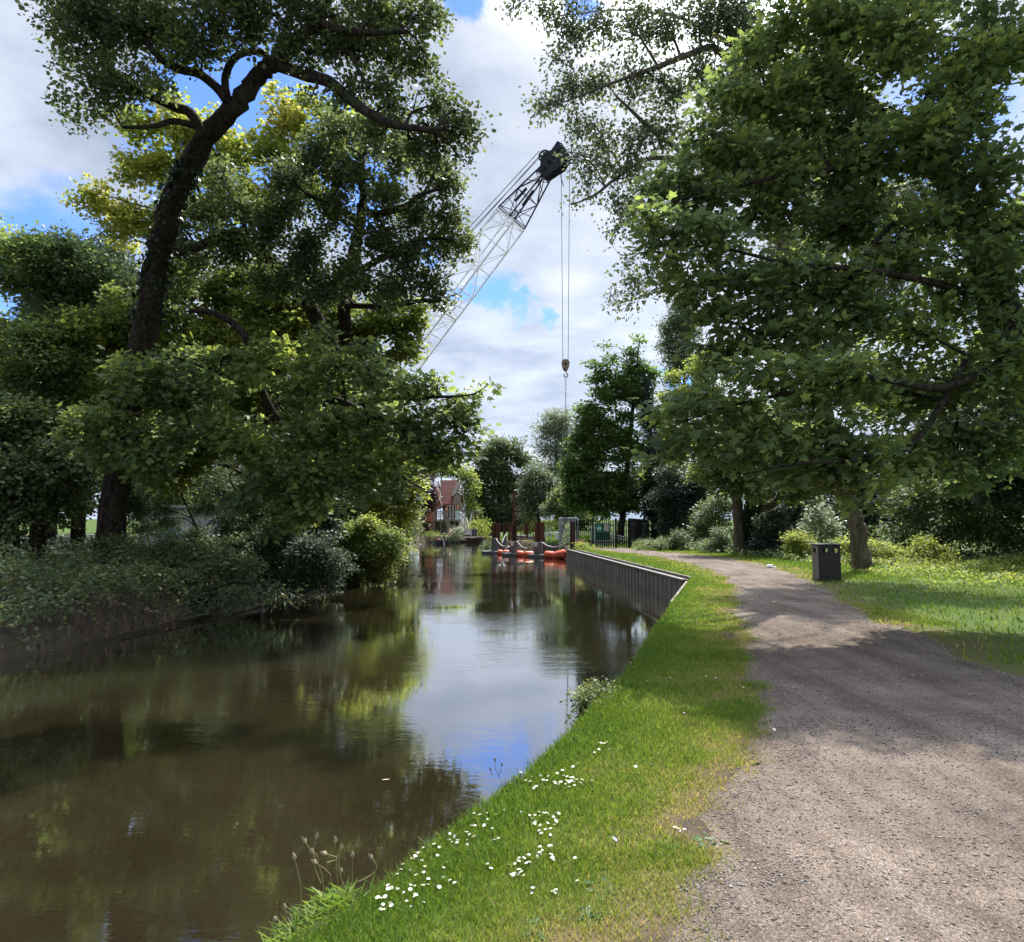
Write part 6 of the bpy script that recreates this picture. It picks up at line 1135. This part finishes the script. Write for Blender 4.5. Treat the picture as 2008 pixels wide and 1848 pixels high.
cl5 = [(1395, 632), (1398, 680), (1448, 440), (1490, 425), (1560, 642), (1572, 718), (1618, 722), (1635, 625), (1660, 580), (1658, 693), (1708, 710), (1725, 620), (1745, 538), (1813, 555), (1840, 543), (1835, 508), (1915, 482), (1912, 570), (1943, 590), (1768, 855), (1945, 873), (1972, 878)]
for pts, lab in ((near_, 'white daisy in the patch nearest the camera, right of the plantain tuft'), (mid_, 'white daisy in the loose scatter along the water edge behind the nearest patch'), (cl3, 'white daisy in the tight cluster between the water edge and the patch by the path'), (cl4, 'white daisy in the dense round patch, second from the camera on the path side'), (cl5, 'white daisy in the sparse group on the path side, near the worn turf')):
    for p in pts: daisy(*G(*zf(*p)), lab)
zg6 = lambda x, y: (1003.6+.345*x, 1283.2+.345*y)
for p in [(40, 700), (10, 705), (85, 725), (115, 740), (120, 715), (150, 690), (125, 775), (155, 778), (180, 730), (210, 735), (220, 695), (258, 688), (290, 680), (295, 700), (325, 715), (345, 700), (330, 730), (350, 735), (240, 730), (245, 745), (265, 748), (285, 750), (300, 740), (315, 745), (330, 765), (355, 750), (365, 740), (380, 745), (385, 735), (395, 755), (355, 655), (460, 738), (340, 725), (275, 745), (325, 742)]: daisy(*G(*zg6(*p)), 'white daisy in the long dense patch across the turf, halfway to the small bush', 1.15)
for p in [(372, 345), (405, 352), (425, 340), (430, 350), (375, 358), (250, 428), (275, 432), (300, 425), (330, 425), (225, 425), (240, 440), (490, 525), (505, 520), (515, 530), (550, 535), (553, 557), (465, 582), (490, 560), (525, 545)]: daisy(*G(*zg6(*p)), 'white daisy in the small groups just before the bush at the water edge', 1.25)
for p in [(685, 75), (695, 103), (728, 175), (893, 155), (1112, 145), (1182, 247), (1333, 212), (760, 170), (612, 103), (1165, 155), (970, 355), (700, 660), (945, 1045), (965, 1040), (920, 1045), (975, 1035)]: daisy(*G(*zg6(*p)), 'white daisy standing alone in the turf beyond or beside the patches', 1.3)
for p in [(30, 1210), (90, 1208), (50, 1180), (150, 1160), (168, 1135), (168, 1157), (215, 1175), (235, 1187), (218, 1115), (105, 1152), (45, 1255), (20, 1275), (78, 1268), (385, 1310), (118, 1362), (240, 1375), (365, 1185)]: daisy(*G(*zg6(*p)), 'white daisy in the thin scatter near the bottom of the picture, before the dry turf')

# plantain tuft leaning over the water, with dry seed heads
SEED = surf('dry_seed_head', (.50, .42, .28), (.38, .31, .19), 60, .9, .6, 300)
def zs(x, y): return 311+.345*x, 1429.5+.345*y
def stalk(base, tip, bend, label, hs=1.0):
    y0 = base[2]; a = W(*zs(base[0], base[1]), y0); c = W(*zs(tip[0], tip[1]), y0-.05); r = thing('plantain_stalk', label, 'plantain', tuple(a), 'dry plantain seed heads at the water edge')
    t = np.linspace(0, 1, 8)[:, None]; P = a*(1-t)+c*t+np.array([bend*.05, 0, 0])*np.sin(math.pi*t); b = MB(); b.tube(P, np.linspace(.0022, .0014, 8), 5); b.build('stem', surf('stem_brown', (.26, .24, .12), (.32, .27, .15), 30, .8) if 'stem_brown' not in bpy.data.materials else bpy.data.materials['stem_brown'], r)
    u = nrm((P[-1]-P[-2])[None])[0]; n = 7; b = MB(); pr_ = [.003, .0065, .0075, .0065, .0045, .002]; b.tube([P[-1]+u*.006*i*hs for i in range(6)], np.array(pr_)*hs, 7, wob=.25); b.build('seed_head', SEED, r)
for bs, tp, bd, lab in (((800, 1080, 2.85), (775, 745), .3, 'plantain stalk at the left, tallest over the open water'), ((935, 960, 2.95), (838, 650), .5, 'plantain stalk leaning left, second tallest'), ((925, 880, 3.0), (895, 625), -.4, 'plantain stalk with the topmost seed head'), ((905, 760, 3.0), (880, 700), .2, 'short plantain seed head below the topmost one'), ((965, 890, 3.0), (900, 765), .6, 'plantain stalk arching left in the middle of the tuft'), ((1018, 900, 3.05), (1006, 650), .0, 'straight plantain stalk right of the topmost one'), ((1058, 900, 3.05), (1035, 690), -.3, 'plantain stalk with a nodding pale head'),
                        ((1045, 910, 3.05), (1038, 820), 0, 'short plantain stalk in front of the nodding one'), ((1102, 870, 3.1), (1101, 730), 0, 'slim upright plantain stalk at the right of the tuft'), ((1135, 870, 3.15), (1215, 738), .9, 'plantain stalk arching right over the bank edge'), ((735, 1180, 2.75), (718, 1030), 0, 'low plantain stalk at the near left'), ((675, 1150, 2.75), (662, 1090), 0, 'shortest plantain stalk at the near left'), ((960, 760, 3.0), (958, 712), .8, 'curled plantain head in the middle of the tuft'),
                        ((1940, 280, 5.0), (1912, 185), -.2, 'dark plantain stalk where the blue sky is mirrored, left one'), ((1930, 270, 5.0), (1950, 210), .1, 'dark plantain stalk where the blue sky is mirrored, right one'), ((1895, 265, 5.0), (1888, 235), 0, 'small dark plantain stalk near the mirrored blue sky')): stalk(bs, tp, bd, lab)
def rosette(name, label, x, y, n, ln, wd_, mat, up=.9, seed=1, cat='plantain'):
    rg = np.random.default_rng(seed); b = []; a = rg.uniform(0, 6.28, n); l = ln*rg.uniform(.5, 1.15, n); z = zg(x, y) if sd_poly(np.array([x]), np.array([y]), CANAL)[0] > 0 else -.05
    P0_ = np.array([x, y, z])+rg.normal(0, 1, (n, 3))*np.array([ln*.45, ln*.45, 0]); D = np.stack([np.cos(a), np.sin(a), up*rg.uniform(.4, 1.6, n)], -1); N = np.array([0, 0, 1.])+rg.normal(0, .2, (n, 3))
    shp = np.array([(0, 0), (wd_*.6, .3), (wd_, .6), (0, 1), (-wd_, .6), (-wd_*.6, .3)]); return tag(leaf_mesh(name, leaf_geo(P0_, N, D, l, shp, .5), np.clip(rg.normal(.25, .14, n), 0, 1), mat, None), label, cat)
gx, gy = G(*zs(1010, 960)); rosette('plantain_tuft', 'lush tuft of long plantain leaves under the seed heads', gx, gy, 150, .11, .045, GRASSM, 1.6, 3)
gx, gy = G(*zs(760, 1130)); rosette('plantain_tuft', 'leafy tuft at the nearest corner of the bank', gx, gy, 120, .09, .04, GRASSM, 1.6, 4)
gx, gy = G(*zs(880, 1030)); rosette('plantain_tuft', 'leafy tuft between the two bigger plantain tufts', gx, gy, 100, .09, .04, GRASSM, 1.6, 5)
DANM = leaf_mat('weed_leaf', (.04, .09, .025), (.07, .13, .035), (.12, .18, .05), trans=.25)
for i, (p, lab) in enumerate((((760, 600), 'small broad-leaved weed in the worn turf'), ((455, 1475), 'flat rosette of weed leaves in the dry turf near the camera'), ((110, 1530), 'grey-green thistle rosette at the bottom of the turf'), ((905, 1110), 'tiny weed at the gravel edge'), ((1105, 1045), 'green weed growing in the gravel edge'), ((1375, 625), 'lone weed tuft standing in the path edge'), ((545, 1340), 'little weed in the bare patch'))):
    gx, gy = G(*zg6(*p)); rosette('weed_rosette', lab, gx, gy, 16, .05+.006*gy, .22, DANM, .5, 20+i, 'weed')
gx, gy = G(1168, 1372); bush('nettle_clump', 'small dark bush growing out of the bank at the water edge', 'bush', None, np.array([gx-.06, gy, -.2]), [(np.array([gx-.1, gy, .0]), np.array([.10, .10, .10]), None), (np.array([gx+.0, gy+.05, .06]), np.array([.11, .11, .10]), None), (np.array([gx-.07, gy-.05, -.14]), np.array([.12, .1, .11]), None), (np.array([gx-.02, gy+.1, -.1]), np.array([.1, .1, .1]), None)], MIDM, OVAL, .035, spray=10, seed=190, fill=.5, od=3.2, twigr=.002, tint=(.55, .2))
# umbel flowers standing over the far-bank undergrowth
UMB = surf('umbel_white', (.42, .44, .38), (.34, .37, .30), 30, .8)
def make_umbel():
    r = thing('umbel_flower', 'x', 'cow parsley'); b = MB(); b.tube([(0, 0, -.45), (.01, 0, -.2), (0, 0, 0)], [.006, .005, .004], 5); b.build('stem', STEM, r); b = MB()
    for i in range(16): a = i*2.4; q = .065*math.sqrt((i+.5)/16); b.lathe([(.004, -.01), (.018, .004), (.012, .014), (0, .018)], (q*math.cos(a), q*math.sin(a), .012-1.8*q*q*2), 6)
    b.build('flower_head', UMB, r); return r
u0 = make_umbel(); first = True
zw = lambda x, y: (311+.1369*x, 935+.1369*y)
for (x, y) in [(615, 838), (495, 890), (685, 915), (745, 955), (450, 968), (40, 920), (160, 1090), (565, 1065), (960, 1240), (925, 1275), (990, 1275), (1080, 1255), (1135, 1288), (1075, 1325), (915, 1335), (1870, 950), (1885, 1020), (1815, 1065), (1830, 1110), (1975, 1080), (1985, 1120), (1960, 960), (430, 1075), (900, 1025), (820, 1030), (700, 1150)]:
    o = u0 if first else copy_tree(u0); first = False; d = 19.9+(1100-y)/1100*3+RNG.uniform(-.3, .5); dx, dy = zw(x, y); q = W(dx, dy, d); o.location = tuple(q); o.rotation_euler = (RNG.uniform(-.2, .2), RNG.uniform(-.2, .2), RNG.uniform(0, 6)); s = RNG.uniform(.9, 1.3); o.scale = (s, s, s)
    tag(o, 'cow parsley flower head above the nettles of the far bank', 'cow parsley', 'cow parsley heads on the far bank')
# petals drifting on the water, a feather, litter
n = 130; X = RNG.uniform(-7, 4, n*4); Y = 16+RNG.random(n*4)*30; k = sd_poly(X, Y, CANAL) < -.2; X, Y = X[k][:n], Y[k][:n]; n = len(X); s = RNG.uniform(.005, .014, n); a = RNG.uniform(0, 6.28, n); V = np.stack([np.stack([X+s*np.cos(a+j*1.571), Y+s*np.sin(a+j*1.571), np.full(n, WZ+.004)], -1) for j in range(4)], 1)
tag(leaf_mesh('floating_petals', V, np.zeros(n), surf('petal', (.5, .5, .45), (.4, .4, .34), 5, .8), None), 'white petals and fluff drifting on the canal', 'petals', kind='stuff')
q = W(748, 1531, 5.9); q[2] = WZ+.006; k_ = (EYE-WZ)/(EYE-W(748, 1531, 1.0)[2]); q = np.array([(W(748, 1531, 1.0)[0])*k_, k_, WZ+.008])
tag(leaf_mesh('willow_leaf', leaf_geo(q[None], np.array([[0, 0, 1.]]), np.array([[1, .55, 0.]]), np.array([.09]), np.array([(0, 0), (.1, .3), (.06, .8), (0, 1), (-.07, .6), (-.06, .2)]), .1), np.zeros(1), surf('dry_leaf', (.5, .44, .3), (.45, .4, .28), 9, .8), None), 'dry pale leaf floating on the brown water', 'leaf')
gx, gy = G(*zg6(570, 1060)); tag(leaf_mesh('feather', leaf_geo(np.array([[gx, gy, zg(gx, gy)+.03]]), np.array([[.2, -.6, 1.]]), np.array([[.4, -.8, .1]]), np.array([.045]), np.array([(0, 0), (.12, .25), (.2, .6), (.08, 1), (-.14, .9), (-.2, .5), (-.1, .2)]), .3), np.zeros(1), surf('feather_grey', (.26, .28, .31), (.2, .22, .25), 30, .8), None), 'grey feather lying in the dry turf', 'feather')
gx, gy = G(1510, 1114); b = MB(); b.lathe([(0, 0), (.10, .0), (.13, .05), (.09, .11), (0, .12)], (gx, gy, zg(gx, gy)+.0), 9); b.lathe([(0, 0), (.05, .0), (.06, .03), (.03, .06), (0, .06)], (gx+.14, gy-.05, zg(gx, gy)), 8); tag(b.build('crumpled_bag', WHITE), 'crumpled white plastic bag on the verge near the bin', 'litter')

# pale fallen leaves and twigs on the path and verge
X, Y = scatter(420, .6, 9.5, 5, 30, lambda a, b: path_sd(a, b) < .5); n = len(X)
P = np.stack([X, Y, np.maximum(path_z(X, Y), height(X, Y))+.012], -1); D = RNG.normal(size=(n, 3))*np.array([1, 1, .15]); N = np.array([0, 0, 1.])+RNG.normal(0, .25, (n, 3))
LITTER = tint_mat('leaf_litter', [(0, (.09, .06, .035)), (.5, (.20, .15, .08)), (.8, (.34, .31, .22)), (1, (.5, .48, .42))], .8)
tag(leaf_mesh('fallen_leaves', leaf_geo(P, N, D, RNG.uniform(.02, .06, n)*(.7+.03*Y), OVAL, .3), RNG.random(n), LITTER, None), 'dry fallen leaves and petals strewn over the path', 'fallen leaves', kind='stuff')
